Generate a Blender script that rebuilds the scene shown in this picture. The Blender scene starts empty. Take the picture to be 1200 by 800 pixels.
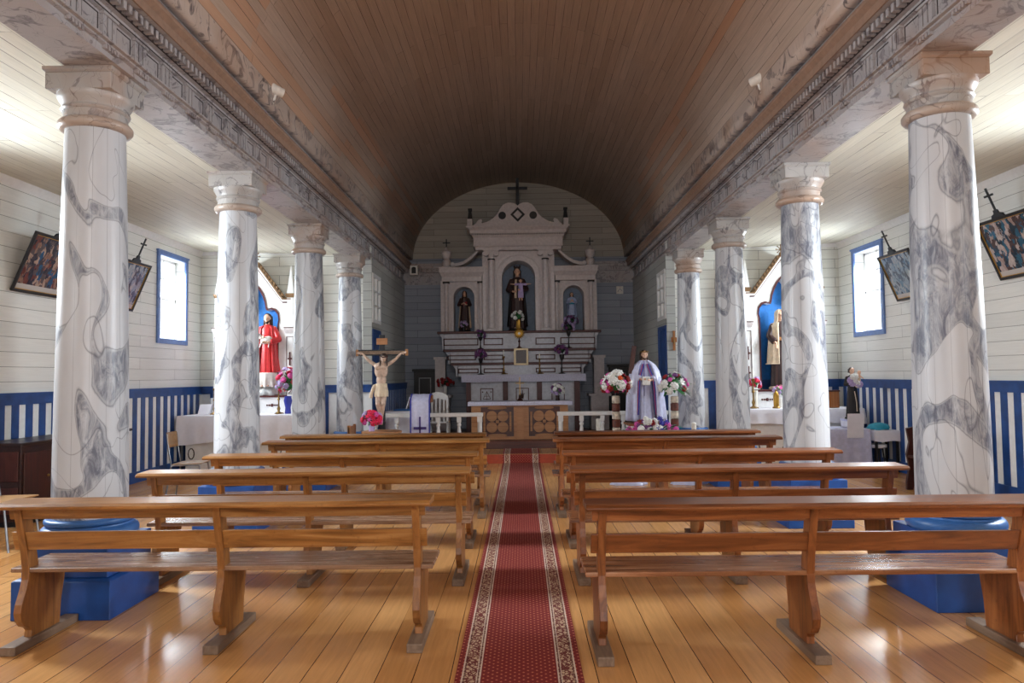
import bpy, bmesh, math, random
from mathutils import Vector, Matrix, noise
random.seed(7)
PI = math.pi
C = bpy.context.scene.collection

# ------------------------------------------------------------------ camera
EYE = 1.55
FPX = 860.0
cam_d = bpy.data.cameras.new('camera'); cam = bpy.data.objects.new('camera', cam_d); C.objects.link(cam)
cam_d.sensor_width = 36; cam_d.lens = 36 * FPX / 1200; cam_d.clip_start = .05; cam_d.clip_end = 200
cam.matrix_world = (Matrix.Translation((0, 0, EYE)) @ Matrix.Rotation(math.radians(.566), 4, 'Z')
                    @ Matrix.Rotation(math.radians(90 + 2.66), 4, 'X') @ Matrix.Rotation(-.012, 4, 'Z'))
bpy.context.scene.camera = cam

# ------------------------------------------------------------------ light
SC = bpy.context.scene
SC.view_settings.view_transform = 'Standard'; SC.view_settings.look = 'None'
SC.view_settings.gamma = 1; SC.view_settings.use_curve_mapping = False
SC.view_settings.exposure = 0.0
w = bpy.data.worlds.new('world'); SC.world = w; w.use_nodes = True
w.node_tree.nodes['Background'].inputs[0].default_value = (.86, .93, 1, 1)
w.node_tree.nodes['Background'].inputs[1].default_value = 2.5

def area(name, loc, size_x, size_y, power, direction, color=(.9, .95, 1), spread=PI):
    l = bpy.data.lights.new(name, 'AREA'); l.shape = 'RECTANGLE'; l.size = size_x; l.size_y = size_y
    l.energy = power; l.color = color; l.spread = spread
    o = bpy.data.objects.new(name, l); C.objects.link(o); o.location = loc
    o.rotation_euler = Vector(direction).to_track_quat('-Z', 'Z').to_euler()
    return o
WIN_Y = [0.2, 6.25, 12.28]      # window centres along both aisles
WIN_P = {0.2: 220, 6.25: 470, 12.28: 230}
for wy in WIN_Y:
    for s in (-1, 1):
        area('window_daylight', (s * 6.17, wy, 2.92), 1.0, 1.45, WIN_P[wy], (-s, 0, -.5), (.86, .94, 1), 2.7)
# daylight through the open entrance behind the camera and the gallery window over it
area('entrance_daylight', (0, -4.9, 1.25), 1.8, 2.4, 75, (0, 1, 0), (.97, .97, 1))
area('gallery_daylight', (0, -4.9, 4.4), 1.6, 1.1, 150, (0, 1, -.1), (1, .96, .93))

# ------------------------------------------------------------------ materials
def lin(c): return tuple((x / 12.92 if x <= .04045 else ((x + .055) / 1.055) ** 2.4) for x in c)
def rgb(r, g, b): return lin((r / 255, g / 255, b / 255)) + (1,)
class NT:
    def __init__(s, name):
        s.m = bpy.data.materials.new(name); s.m.use_nodes = True; s.t = s.m.node_tree
        s.b = s.t.nodes['Principled BSDF']
    def n(s, t, **kw):
        nd = s.t.nodes.new(t)
        for k, v in kw.items():
            if k.startswith('i_'):
                nd.inputs[k[2:].replace('_', ' ')].default_value = v
            else: setattr(nd, k, v)
        return nd
    def l(s, a, b): s.t.links.new(a, b)
    def math(s, op, a, b=None, c=None, clamp=False):
        nd = s.n('ShaderNodeMath', operation=op, use_clamp=clamp)
        for i, v in enumerate((a, b, c)):
            if v is None: continue
            if isinstance(v, (int, float)): nd.inputs[i].default_value = v
            else: s.l(v, nd.inputs[i])
        return nd.outputs[0]
    def ramp(s, f, stops, interp='LINEAR'):
        nd = s.n('ShaderNodeValToRGB'); nd.color_ramp.interpolation = interp
        e = nd.color_ramp.elements
        while len(e) < len(stops): e.new(.5)
        for i, (p, c) in enumerate(stops):
            e[i].position = p; e[i].color = c if len(c) == 4 else tuple(c) + (1,)
        s.l(f, nd.inputs[0]); return nd.outputs[0]
    def mix(s, f, a, b, mode='MIX'):
        nd = s.n('ShaderNodeMix', data_type='RGBA', blend_type=mode)
        for i, v in ((0, f), (6, a), (7, b)):
            if isinstance(v, (int, float)): nd.inputs[i].default_value = v
            elif isinstance(v, tuple): nd.inputs[i].default_value = v
            else: s.l(v, nd.inputs[i])
        return nd.outputs[2]
    def pos(s, scale=(1, 1, 1), rot=(0, 0, 0)):
        g = s.n('ShaderNodeNewGeometry'); mp = s.n('ShaderNodeMapping')
        mp.inputs['Scale'].default_value = scale; mp.inputs['Rotation'].default_value = rot
        s.l(g.outputs['Position'], mp.inputs[0]); return mp.outputs[0]
    def noise(s, v, scale, detail=3, rough=.5, dist=0):
        nd = s.n('ShaderNodeTexNoise'); nd.inputs['Scale'].default_value = scale
        nd.inputs['Detail'].default_value = detail; nd.inputs['Roughness'].default_value = rough
        nd.inputs['Distortion'].default_value = dist
        if v is not None: s.l(v, nd.inputs['Vector'])
        return nd.outputs['Fac']
    def bump(s, h, st=.3, dist=.01):
        nd = s.n('ShaderNodeBump'); nd.inputs['Strength'].default_value = st; nd.inputs['Distance'].default_value = dist
        s.l(h, nd.inputs['Height']); s.l(nd.outputs[0], s.b.inputs['Normal'])
    def fin(s, col=None, rough=.5, metal=0, spec=.5):
        if col is not None:
            if isinstance(col, tuple): s.b.inputs['Base Color'].default_value = col
            else: s.l(col, s.b.inputs['Base Color'])
        if isinstance(rough, (int, float)): s.b.inputs['Roughness'].default_value = rough
        else: s.l(rough, s.b.inputs['Roughness'])
        s.b.inputs['Metallic'].default_value = metal
        s.b.inputs['Specular IOR Level'].default_value = spec
        return s.m

def plain(name, c, rough=.6, metal=0, var=.06, nscale=18):
    t = NT(name); f = t.noise(t.pos(), nscale, 4)
    a = tuple(max(0, x * (1 - var * 2)) for x in c[:3]) + (1,); b = tuple(min(1, x * (1 + var * 2)) for x in c[:3]) + (1,)
    col = t.ramp(f, [(.3, a), (.7, b)]); t.bump(f, .12, .004)
    return t.fin(col, rough, metal)

def vec_sel(t, along, across, uv=False):
    if uv: src = t.n('ShaderNodeTexCoord').outputs['UV']
    else: src = t.n('ShaderNodeNewGeometry').outputs['Position']
    sp = t.n('ShaderNodeSeparateXYZ'); t.l(src, sp.inputs[0])
    cb = t.n('ShaderNodeCombineXYZ')
    t.l(sp.outputs[along], cb.inputs[0]); t.l(sp.outputs[across], cb.inputs[1])
    return cb.outputs[0], sp

def boards(name, c1, c2, seam, along, across, width, length, rough=.5, mortar=.004, grain=.25, uv=False, bumpst=.35, wear=None, orange=None, gap=.3):
    t = NT(name); v, sp = vec_sel(t, along, across, uv)
    br = t.n('ShaderNodeTexBrick', offset=.37, offset_frequency=2)
    br.inputs['Scale'].default_value = 1; br.inputs['Brick Width'].default_value = length
    br.inputs['Row Height'].default_value = width; br.inputs['Mortar Size'].default_value = mortar
    br.inputs['Mortar Smooth'].default_value = .3; br.inputs['Bias'].default_value = 0
    br.inputs['Color1'].default_value = c1; br.inputs['Color2'].default_value = c2; br.inputs['Mortar'].default_value = tuple((x + y) * .42 for x, y in zip(c1, c2))
    # seams waver a little
    nz = t.noise(v, 1.2, 2); off = t.math('MULTIPLY', t.math('SUBTRACT', nz, .5), .012)
    cb = t.n('ShaderNodeCombineXYZ'); t.l(off, cb.inputs[1])
    ad = t.n('ShaderNodeVectorMath', operation='ADD'); t.l(v, ad.inputs[0]); t.l(cb.outputs[0], ad.inputs[1])
    t.l(ad.outputs[0], br.inputs['Vector'])
    mp = t.n('ShaderNodeMapping'); mp.inputs['Scale'].default_value = (2.2, 38, 1); t.l(v, mp.inputs[0])
    g = t.noise(mp.outputs[0], 1.0, 5, .62, .6)
    col = t.mix(grain, br.outputs['Color'], t.ramp(g, [(.3, (.25, .25, .25, 1)), (.7, (1, 1, 1, 1))]), 'MULTIPLY')
    if wear:
        wn = t.noise(v, wear[1], 6, .65); col = t.mix(t.ramp(wn, [(wear[2], (0, 0, 0, 1)), (wear[3], (1, 1, 1, 1))]), col, wear[0])
    if orange:
        # bare, never painted boards near the springing of the vault
        b2 = t.n('ShaderNodeTexBrick', offset=.37, offset_frequency=2)
        b2.inputs['Scale'].default_value = 1; b2.inputs['Brick Width'].default_value = length * 1.3
        b2.inputs['Row Height'].default_value = width; b2.inputs['Mortar Size'].default_value = 0
        b2.inputs['Color1'].default_value = (0, 0, 0, 1); b2.inputs['Color2'].default_value = (1, 1, 1, 1); b2.inputs['Bias'].default_value = -.1
        t.l(ad.outputs[0], b2.inputs['Vector'])
        u = sp.outputs[across]
        edge = t.ramp(t.math('DIVIDE', u, orange[1]), [(.03, (1, 1, 1, 1)), (.10, (1, 1, 1, 1)), (.20, (0, 0, 0, 1)), (.78, (0, 0, 0, 1)), (.89, (1, 1, 1, 1)), (.97, (1, 1, 1, 1))])
        e2 = t.math('MULTIPLY', edge, b2.outputs['Color'])
        m = t.ramp(e2, [(.38, (0, 0, 0, 1)), (.46, (1, 1, 1, 1))])
        col = t.mix(t.math('MULTIPLY', m, .5), col, orange[0])
    mps = t.n('ShaderNodeMapping'); mps.inputs['Scale'].default_value = (.9, 1 / width, 1); t.l(v, mps.inputs[0])
    sn_ = t.noise(mps.outputs[0], 1.0, 2)
    sm_ = t.ramp(sn_, [(gap, (.12, .12, .12, 1)), (gap + .12, (1, 1, 1, 1))])
    sf_ = t.math('MULTIPLY', br.outputs['Fac'], sm_)
    col = t.mix(sf_, col, seam)
    h = t.math('SUBTRACT', t.math('MULTIPLY', g, .25), t.math('MULTIPLY', sf_, 1.0))
    t.bump(h, bumpst, .006)
    r = t.math('ADD', t.math('MULTIPLY', g, .18), rough - .09)
    return t.fin(col, r)

def marble(name, base, vein, edge, scale=1.0, stretch=.55, seams=0, rough=.35, thr=.045, ang=.5, dirt=0, taper=.3, det=2.0):
    t = NT(name); p = t.pos((scale, scale, scale * stretch), (ang * .6, ang, 0))
    n1 = t.noise(p, 1.35, det, .45, 1.3)
    d1 = t.math('ABSOLUTE', t.math('SUBTRACT', n1, .5))
    fine = t.noise(t.pos((9, 9, 3.0), (0, .6, 0)), 1.7, 5, .7, 1.0)
    d1j = t.math('ADD', d1, t.math('MULTIPLY', t.math('SUBTRACT', fine, .5), .012))
    nm = t.noise(t.pos((scale * 1.3, scale * 1.3, scale * .9), (.5, .2, .3)), 1.2, 1)
    d1j = t.math('ADD', d1j, t.math('MULTIPLY', t.math('SUBTRACT', 1.0, t.math('MULTIPLY', t.math('SUBTRACT', nm, taper), 5, clamp=True)), thr))
    band = t.ramp(d1j, [(thr * .8, (1, 1, 1, 1)), (thr, (0, 0, 0, 1))])
    p2 = t.pos((scale * 1.1, scale * 1.1, scale * .5), (.3, -ang, .9))
    n2 = t.noise(p2, 1.5, 1.5, .5, 1.6)
    d2 = t.math('ABSOLUTE', t.math('SUBTRACT', n2, .53))
    line = t.ramp(t.math('ADD', d2, t.math('MULTIPLY', t.math('SUBTRACT', fine, .5), .006)), [(.0, (1, 1, 1, 1)), (.0065, (0, 0, 0, 1))])
    cloud = t.noise(t.pos((2, 2, .8)), 1.6, 4, .6)
    col = t.mix(t.ramp(cloud, [(.35, (0, 0, 0, 1)), (.75, (.5, .5, .5, 1))]), base, tuple(x * .72 for x in base[:3]) + (1,))
    strk = t.ramp(fine, [(.38, (.22, .22, .22, 1)), (.62, (.95, .95, .95, 1))])
    col = t.mix(t.math('MULTIPLY', band, strk), col, vein)
    e1 = t.math('ABSOLUTE', t.math('SUBTRACT', d1j, thr))
    edgef = t.ramp(e1, [(.0, (1, 1, 1, 1)), (.005, (0, 0, 0, 1))])
    col = t.mix(t.math('MULTIPLY', edgef, .6), col, edge)
    col = t.mix(t.math('MULTIPLY', line, .55), col, edge)
    if dirt:
        dn = t.noise(t.pos((1.2, 1.2, 1.2)), 1.3, 3); col = t.mix(t.math('MULTIPLY', t.ramp(dn, [(.5, (0, 0, 0, 1)), (.68, (1, 1, 1, 1))]), dirt), col, rgb(176, 128, 90))
    h = fine
    if seams:
        uv = t.n('ShaderNodeTexCoord').outputs['UV']; sp = t.n('ShaderNodeSeparateXYZ'); t.l(uv, sp.inputs[0])
        fr = t.math('FRACT', t.math('MULTIPLY', sp.outputs[0], seams))
        s_ = t.math('LESS_THAN', t.math('ABSOLUTE', t.math('SUBTRACT', fr, .5)), .014)
        sn = t.ramp(t.noise(t.pos((6, 6, .6)), 1.0, 2), [(.35, (.15, .15, .15, 1)), (.6, (.7, .7, .7, 1))])
        col = t.mix(t.math('MULTIPLY', s_, sn), col, edge)
        h = t.math('SUBTRACT', t.math('MULTIPLY', fine, .15), s_)
    t.bump(h, .2, .004)
    return t.fin(col, rough)

def wood(name, c1, c2, c3, along=0, rough=.42, scale=1.0, coat=0):
    t = NT(name)
    sc = [16 * scale] * 3; sc[along] = 1.3 * scale
    g = t.noise(t.pos(tuple(sc)), 1.0, 5, .6, 1.4)
    big = t.noise(t.pos((1.5, 1.5, 1.5)), 1.1, 3)
    col = t.ramp(g, [(.25, c1), (.5, c2), (.78, c3)])
    col = t.mix(t.math('MULTIPLY', t.ramp(big, [(.35, (0, 0, 0, 1)), (.7, (1, 1, 1, 1))]), .4), col, c1)
    sp2 = t.noise(t.pos((14, 14, 14)), 2.2, 5, .7); col = t.mix(t.math('MULTIPLY', t.ramp(sp2, [(.58, (0, 0, 0, 1)), (.7, (1, 1, 1, 1))]), .45), col, c1)
    oi = t.n('ShaderNodeObjectInfo').outputs['Random']
    hs = t.n('ShaderNodeHueSaturation'); t.l(t.math('ADD', t.math('MULTIPLY', oi, .3), .85), hs.inputs['Value']); t.l(col, hs.inputs['Color'])
    t.bump(g, .15, .003)
    if coat: t.b.inputs['Coat Weight'].default_value = coat; t.b.inputs['Coat Roughness'].default_value = .2
    return t.fin(hs.outputs[0], t.math('ADD', t.math('MULTIPLY', g, .2), rough - .1))

M = {}
M['floor'] = boards('floor_boards', rgb(230, 174, 112), rgb(204, 144, 84), rgb(84, 46, 20), 1, 0, .19, 3.6, rough=.23, mortar=.003, grain=.24, gap=.36, bumpst=.2)
M['wallX'] = boards('wall_boards_side', rgb(240, 240, 236), rgb(230, 231, 227), rgb(118, 118, 112), 1, 2, .172, 3.1, rough=.5, mortar=.003, grain=.12)
M['wallY'] = boards('wall_boards_cross', rgb(238, 238, 230), rgb(226, 226, 218), rgb(104, 100, 92), 0, 2, .172, 2.2, rough=.5, mortar=.0035, grain=.15)
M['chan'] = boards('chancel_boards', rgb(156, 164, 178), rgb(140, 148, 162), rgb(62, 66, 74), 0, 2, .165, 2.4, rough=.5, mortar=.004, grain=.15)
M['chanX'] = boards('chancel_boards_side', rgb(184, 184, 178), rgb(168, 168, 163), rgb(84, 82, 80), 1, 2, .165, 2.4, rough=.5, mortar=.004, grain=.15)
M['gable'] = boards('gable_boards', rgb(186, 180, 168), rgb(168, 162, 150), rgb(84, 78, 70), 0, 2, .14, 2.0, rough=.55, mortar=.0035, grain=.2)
M['aceil'] = boards('aisle_ceiling_boards', rgb(226, 222, 206), rgb(214, 209, 192), rgb(74, 56, 40), 1, 0, .135, 2.3, rough=.62, mortar=.0045, grain=.2, gap=.5)
M['vault'] = boards('vault_boards', rgb(206, 186, 170), rgb(192, 170, 152), rgb(46, 28, 22), 0, 1, .105, 2.6, rough=.55, mortar=.0028, grain=.3, uv=True, orange=(rgb(206, 150, 108), 6.95), gap=.42)
M['col'] = marble('marbled_paint_column', rgb(202, 205, 210), rgb(98, 102, 116), rgb(58, 60, 74), 1.25, .5, seams=14, thr=.064, taper=.31, det=1.6)
M['colr'] = marble('marbled_paint_column_swirled', rgb(204, 206, 210), rgb(96, 100, 116), rgb(58, 60, 76), 1.3, .5, seams=14, thr=.058, ang=1.1, taper=.26, det=1.2)
M['cap'] = marble('marbled_paint_capital', rgb(180, 176, 173), rgb(108, 104, 108), rgb(66, 58, 62), 3.4, .9, thr=.04, dirt=.6, taper=.45)
M['capring'] = marble('marbled_paint_capital_ring', rgb(184, 168, 156), rgb(130, 116, 110), rgb(86, 66, 58), 3.4, .9, thr=.03, dirt=.5, taper=.45)
M['ent'] = marble('marbled_paint_entablature', rgb(176, 171, 172), rgb(106, 100, 105), rgb(54, 46, 50), 2.8, 1.1, thr=.05, dirt=.25, taper=.42)
M['cove'] = marble('marbled_paint_cove', rgb(200, 182, 170), rgb(84, 72, 76), rgb(40, 32, 36), 2.4, 1.0, thr=.04, dirt=.4, taper=.34)
M['tan'] = plain('corona_tan_paint', rgb(146, 118, 100), .55)
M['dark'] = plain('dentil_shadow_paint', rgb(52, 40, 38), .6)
M['blue'] = plain('blue_paint', rgb(32, 72, 134), .42, var=.12, nscale=7)
M['bluel'] = plain('light_blue_frame_paint', rgb(98, 128, 186), .42, var=.06)
M['plinth'] = plain('blue_plinth_paint', rgb(26, 76, 148), .4, var=.14, nscale=5)
M['ring'] = plain('pale_blue_ring_paint', rgb(54, 106, 172), .4)
M['white'] = plain('white_paint', rgb(238, 238, 236), .45, var=.02)
M['crest'] = plain('brown_crest_paint', rgb(128, 96, 62), .5)
M['frost'] = plain('whitened_pane', rgb(206, 208, 204), .5, var=.04)
M['cream'] = plain('retable_cream_paint', rgb(214, 206, 205), .5, var=.05)
M['lilac'] = plain('gradine_grey_paint', rgb(206, 208, 216), .45, var=.06)
M['maroon'] = plain('maroon_paint', rgb(76, 24, 22), .45)
M['navy'] = plain('niche_blue_grey_paint', rgb(116, 134, 156), .5)
M['nicheb'] = plain('altar_niche_blue_paint', rgb(22, 110, 186), .5, var=.08)
M['black'] = plain('black_paint', rgb(26, 24, 26), .5)
M['iron'] = plain('dark_cross_paint', rgb(34, 38, 44), .5)
M['gold'] = plain('gold_leaf', rgb(196, 150, 62), .35, metal=.6)
M['pgold'] = plain('pale_gilding', rgb(208, 188, 150), .4, metal=.2)
M['brass'] = plain('aged_brass', rgb(150, 120, 70), .35, metal=.8)
M['pew'] = wood('pew_wood', rgb(92, 56, 26), rgb(160, 106, 52), rgb(198, 148, 90), 0, .36)
M['pewv'] = wood('pew_wood_upright', rgb(92, 56, 26), rgb(156, 100, 48), rgb(190, 136, 76), 2, .4)
M['pewr'] = wood('pew_wood_reddish', rgb(78, 40, 20), rgb(138, 78, 40), rgb(176, 112, 64), 0, .32)
M['pewrv'] = wood('pew_wood_reddish_upright', rgb(80, 42, 20), rgb(140, 80, 40), rgb(176, 112, 62), 2, .36)
M['foot'] = wood('worn_foot_wood', rgb(92, 70, 54), rgb(128, 104, 84), rgb(150, 128, 108), 1, .55)
M['seat'] = wood('pew_seat_worn_wood', rgb(98, 68, 48), rgb(150, 114, 88), rgb(190, 156, 130), 0, .26)
M['seatr'] = wood('pew_seat_reddish', rgb(84, 46, 28), rgb(146, 94, 60), rgb(190, 144, 108), 0, .24)
M['dwood'] = wood('dark_red_wood', rgb(42, 15, 10), rgb(72, 28, 19), rgb(92, 42, 28), 2, .4)
M['altw'] = wood('altar_table_wood', rgb(128, 72, 34), rgb(166, 104, 56), rgb(190, 130, 78), 2, .4)
M['altl'] = wood('altar_carving_wood', rgb(150, 96, 56), rgb(184, 130, 84), rgb(200, 150, 104), 0, .4)
M['step'] = wood('step_dark_wood', rgb(58, 22, 12), rgb(86, 36, 20), rgb(108, 50, 30), 0, .35)
M['stepr'] = plain('step_red_paint', rgb(172, 62, 24), .4)
M['cloth'] = plain('white_cloth', rgb(236, 234, 242), .8, var=.015)
M['lace'] = plain('lace_cloth', rgb(206, 206, 226), .8, var=.08, nscale=60)
M['satin'] = plain('lilac_satin', rgb(206, 208, 236), .28, var=.05)
M['purple'] = plain('purple_ribbon', rgb(62, 40, 116), .5)
M['royal'] = plain('royal_blue_ribbon', rgb(52, 62, 170), .45)
M['skin'] = plain('painted_skin', rgb(222, 178, 150), .45, var=.03)
M['ivory'] = plain('carved_ivory_skin', rgb(206, 178, 158), .45, var=.1, nscale=25)
M['hair'] = plain('dark_brown_hair', rgb(50, 30, 22), .5, var=.2)
M['red'] = plain('red_robe_paint', rgb(200, 44, 46), .4)
M['robe_w'] = plain('white_robe_paint', rgb(224, 218, 210), .5)
M['robe_b'] = plain('brown_robe_paint', rgb(58, 36, 34), .5)
M['robe_k'] = plain('black_robe_paint', rgb(24, 18, 20), .5)
M['robe_c'] = plain('cream_mantle_paint', rgb(222, 200, 170), .5)
M['robe_l'] = plain('pale_blue_robe_paint', rgb(176, 192, 226), .5)
M['sash'] = plain('turquoise_sash_paint', rgb(40, 150, 176), .5)
M['leaf'] = plain('leaf_green', rgb(38, 110, 52), .5, var=.25, nscale=30)
M['leafd'] = plain('dark_leaf_green', rgb(26, 62, 38), .5, var=.2)
M['fw'] = plain('petal_white', rgb(240, 240, 236), .6)
M['fp'] = plain('petal_pink', rgb(222, 90, 170), .6)
M['fm'] = plain('petal_magenta', rgb(224, 28, 78), .6)
M['fr'] = plain('petal_red', rgb(150, 16, 24), .6)
M['fv'] = plain('petal_violet', rgb(118, 66, 124), .6)
M['fb'] = plain('petal_blue', rgb(60, 58, 170), .6)
M['fo'] = plain('petal_orange', rgb(226, 90, 30), .6)
M['fl'] = plain('petal_lavender', rgb(190, 170, 216), .6)
M['teal'] = plain('teal_leaf', rgb(30, 150, 120), .5)
M['steel'] = plain('chair_steel', rgb(150, 152, 156), .3, metal=.9)
M['ply'] = wood('chair_plywood', rgb(150, 110, 72), rgb(178, 140, 98), rgb(196, 160, 120), 0, .4)
M['chest'] = wood('chest_wood', rgb(26, 12, 9), rgb(46, 21, 15), rgb(64, 33, 22), 1, .35)
M['birch'] = plain('birch_bark', rgb(196, 184, 166), .6, var=.3, nscale=14)
M['bark'] = plain('brown_bark', rgb(96, 48, 34), .6, var=.2)
M['candle'] = plain('candle_wax', rgb(238, 236, 226), .4)
M['lampw'] = plain('white_lamp_housing', rgb(226, 222, 214), .35)
M['grey'] = plain('grey_plastic', rgb(150, 152, 156), .5)
M['stone'] = plain('gilt_grey_wave', rgb(190, 192, 190), .5, var=.15)

# window glass: a thin pane, mostly clear
t = NT('window_glass'); tr = t.n('ShaderNodeBsdfTransparent'); gl = t.n('ShaderNodeBsdfGlossy'); gl.inputs['Roughness'].default_value = .05
mx = t.n('ShaderNodeMixShader'); mx.inputs[0].default_value = .08; t.l(tr.outputs[0], mx.inputs[1]); t.l(gl.outputs[0], mx.inputs[2])
t.l(mx.outputs[0], t.t.nodes['Material Output'].inputs['Surface']); M['glass'] = t.m

# carpet runner: red field with small buds, cream patterned borders
t = NT('carpet_runner_weave'); uvn = t.n('ShaderNodeTexCoord').outputs['UV']; sp = t.n('ShaderNodeSeparateXYZ'); t.l(uvn, sp.inputs[0])
u, v = sp.outputs[0], sp.outputs[1]        # metres: u across (0 = centre), v along
au = t.math('ABSOLUTE', u)
W2 = .33
bud_u = t.math('ABSOLUTE', t.math('SUBTRACT', t.math('FRACT', t.math('ADD', t.math('DIVIDE', u, .046), .5)), .5))
row = t.math('FLOOR', t.math('DIVIDE', v, .023))
sh = t.math('MULTIPLY', t.math('MODULO', row, 2), .5)
bud_u = t.math('ABSOLUTE', t.math('SUBTRACT', t.math('FRACT', t.math('ADD', t.math('DIVIDE', u, .046), sh)), .5))
bud_v = t.math('ABSOLUTE', t.math('SUBTRACT', t.math('FRACT', t.math('DIVIDE', v, .023)), .5))
bud = t.math('LESS_THAN', t.math('ADD', t.math('MULTIPLY', bud_u, 1.5), t.math('MULTIPLY', bud_v, .7)), .24)
field = t.mix(bud, rgb(126, 30, 26), rgb(204, 122, 92))
inb = t.math('MULTIPLY', t.math('GREATER_THAN', au, W2 - .132), t.math('LESS_THAN', au, W2 - .032))
vor = t.n('ShaderNodeTexVoronoi', feature='DISTANCE_TO_EDGE'); vor.inputs['Scale'].default_value = 1
mpv = t.n('ShaderNodeMapping'); mpv.inputs['Scale'].default_value = (44, 34, 1); t.l(uvn, mpv.inputs[0]); t.l(mpv.outputs[0], vor.inputs['Vector'])
fl = t.math('SINE', t.math('MULTIPLY', v, 60)); cc = t.math('ABSOLUTE', t.math('SUBTRACT', t.math('SUBTRACT', au, W2 - .082), t.math('MULTIPLY', fl, .018)))
vine = t.math('LESS_THAN', cc, .006)
patt = t.math('MAXIMUM', t.math('LESS_THAN', vor.outputs['Distance'], .10), vine)
bcol = t.mix(patt, rgb(206, 176, 146), rgb(112, 44, 40))
def stripe(a, wd): return t.math('LESS_THAN', t.math('ABSOLUTE', t.math('SUBTRACT', au, a)), wd)
lines = t.math('MAXIMUM', stripe(W2 - .128, .0035), t.math('MAXIMUM', stripe(W2 - .036, .0035), stripe(W2 - .112, .002)))
col = t.mix(inb, field, bcol); col = t.mix(lines, col, rgb(220, 200, 184))
dk = t.math('MAXIMUM', stripe(W2 - .118, .003), stripe(W2 - .046, .003)); col = t.mix(t.math('MULTIPLY', dk, .7), col, rgb(70, 26, 30))
fz = t.noise(t.pos((1, 1, 1)), 900, 2); t.bump(fz, .5, .003)
M['carpet'] = t.fin(col, .92)

# framed prints: painterly crowd scene, no recognisable picture
def print_mat(name, cols, seed):
    t = NT(name); uvn = t.n('ShaderNodeTexCoord').outputs['UV']
    mp = t.n('ShaderNodeMapping'); mp.inputs['Location'].default_value = (seed, seed * 1.7, 0); mp.inputs['Scale'].default_value = (3.4, 1.9, 1); t.l(uvn, mp.inputs[0])
    vo = t.n('ShaderNodeTexVoronoi'); vo.inputs['Scale'].default_value = 3.6; vo.inputs['Randomness'].default_value = 1
    dn_ = t.n('ShaderNodeTexNoise'); dn_.inputs['Scale'].default_value = 3.5; dn_.inputs['Detail'].default_value = 4; t.l(mp.outputs[0], dn_.inputs['Vector']); dsc = t.n('ShaderNodeVectorMath', operation='SCALE'); t.l(dn_.outputs['Color'], dsc.inputs[0]); dsc.inputs['Scale'].default_value = .8; ds = dsc.outputs[0]; ad = t.n('ShaderNodeVectorMath', operation='ADD'); t.l(mp.outputs[0], ad.inputs[0])
    t.l(ds, ad.inputs[1]); t.l(ad.outputs[0], vo.inputs['Vector'])
    sc_ = t.n('ShaderNodeSeparateColor'); t.l(vo.outputs['Color'], sc_.inputs[0])
    n = len(cols); col = t.ramp(sc_.outputs[0], [(i / n, c) for i, c in enumerate(cols)], 'CONSTANT')
    nz = t.noise(mp.outputs[0], 5, 5, .7)
    col = t.mix(.55, col, t.ramp(nz, [(.3, (.12, .12, .14, 1)), (.7, (1, 1, 1, 1))]), 'MULTIPLY')
    spv = t.n('ShaderNodeSeparateXYZ'); t.l(uvn, spv.inputs[0])
    col = t.mix(t.math('LESS_THAN', spv.outputs[1], .1), col, rgb(196, 190, 184))
    return t.fin(col, .25)
M['print1'] = print_mat('print_figures', [rgb(64, 58, 66), rgb(160, 120, 100), rgb(40, 90, 130), rgb(96, 84, 84), rgb(190, 160, 140), rgb(50, 46, 60), rgb(120, 60, 50)], 1.3)
M['print2'] = print_mat('print_blue_sky', [rgb(24, 66, 92), rgb(44, 104, 134), rgb(190, 164, 156), rgb(84, 60, 56), rgb(30, 52, 70), rgb(206, 190, 184)], 4.1)
M['print3'] = print_mat('print_pale', [rgb(96, 132, 160), rgb(150, 172, 190), rgb(70, 92, 116), rgb(180, 190, 196), rgb(60, 74, 92)], 7.7)

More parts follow.
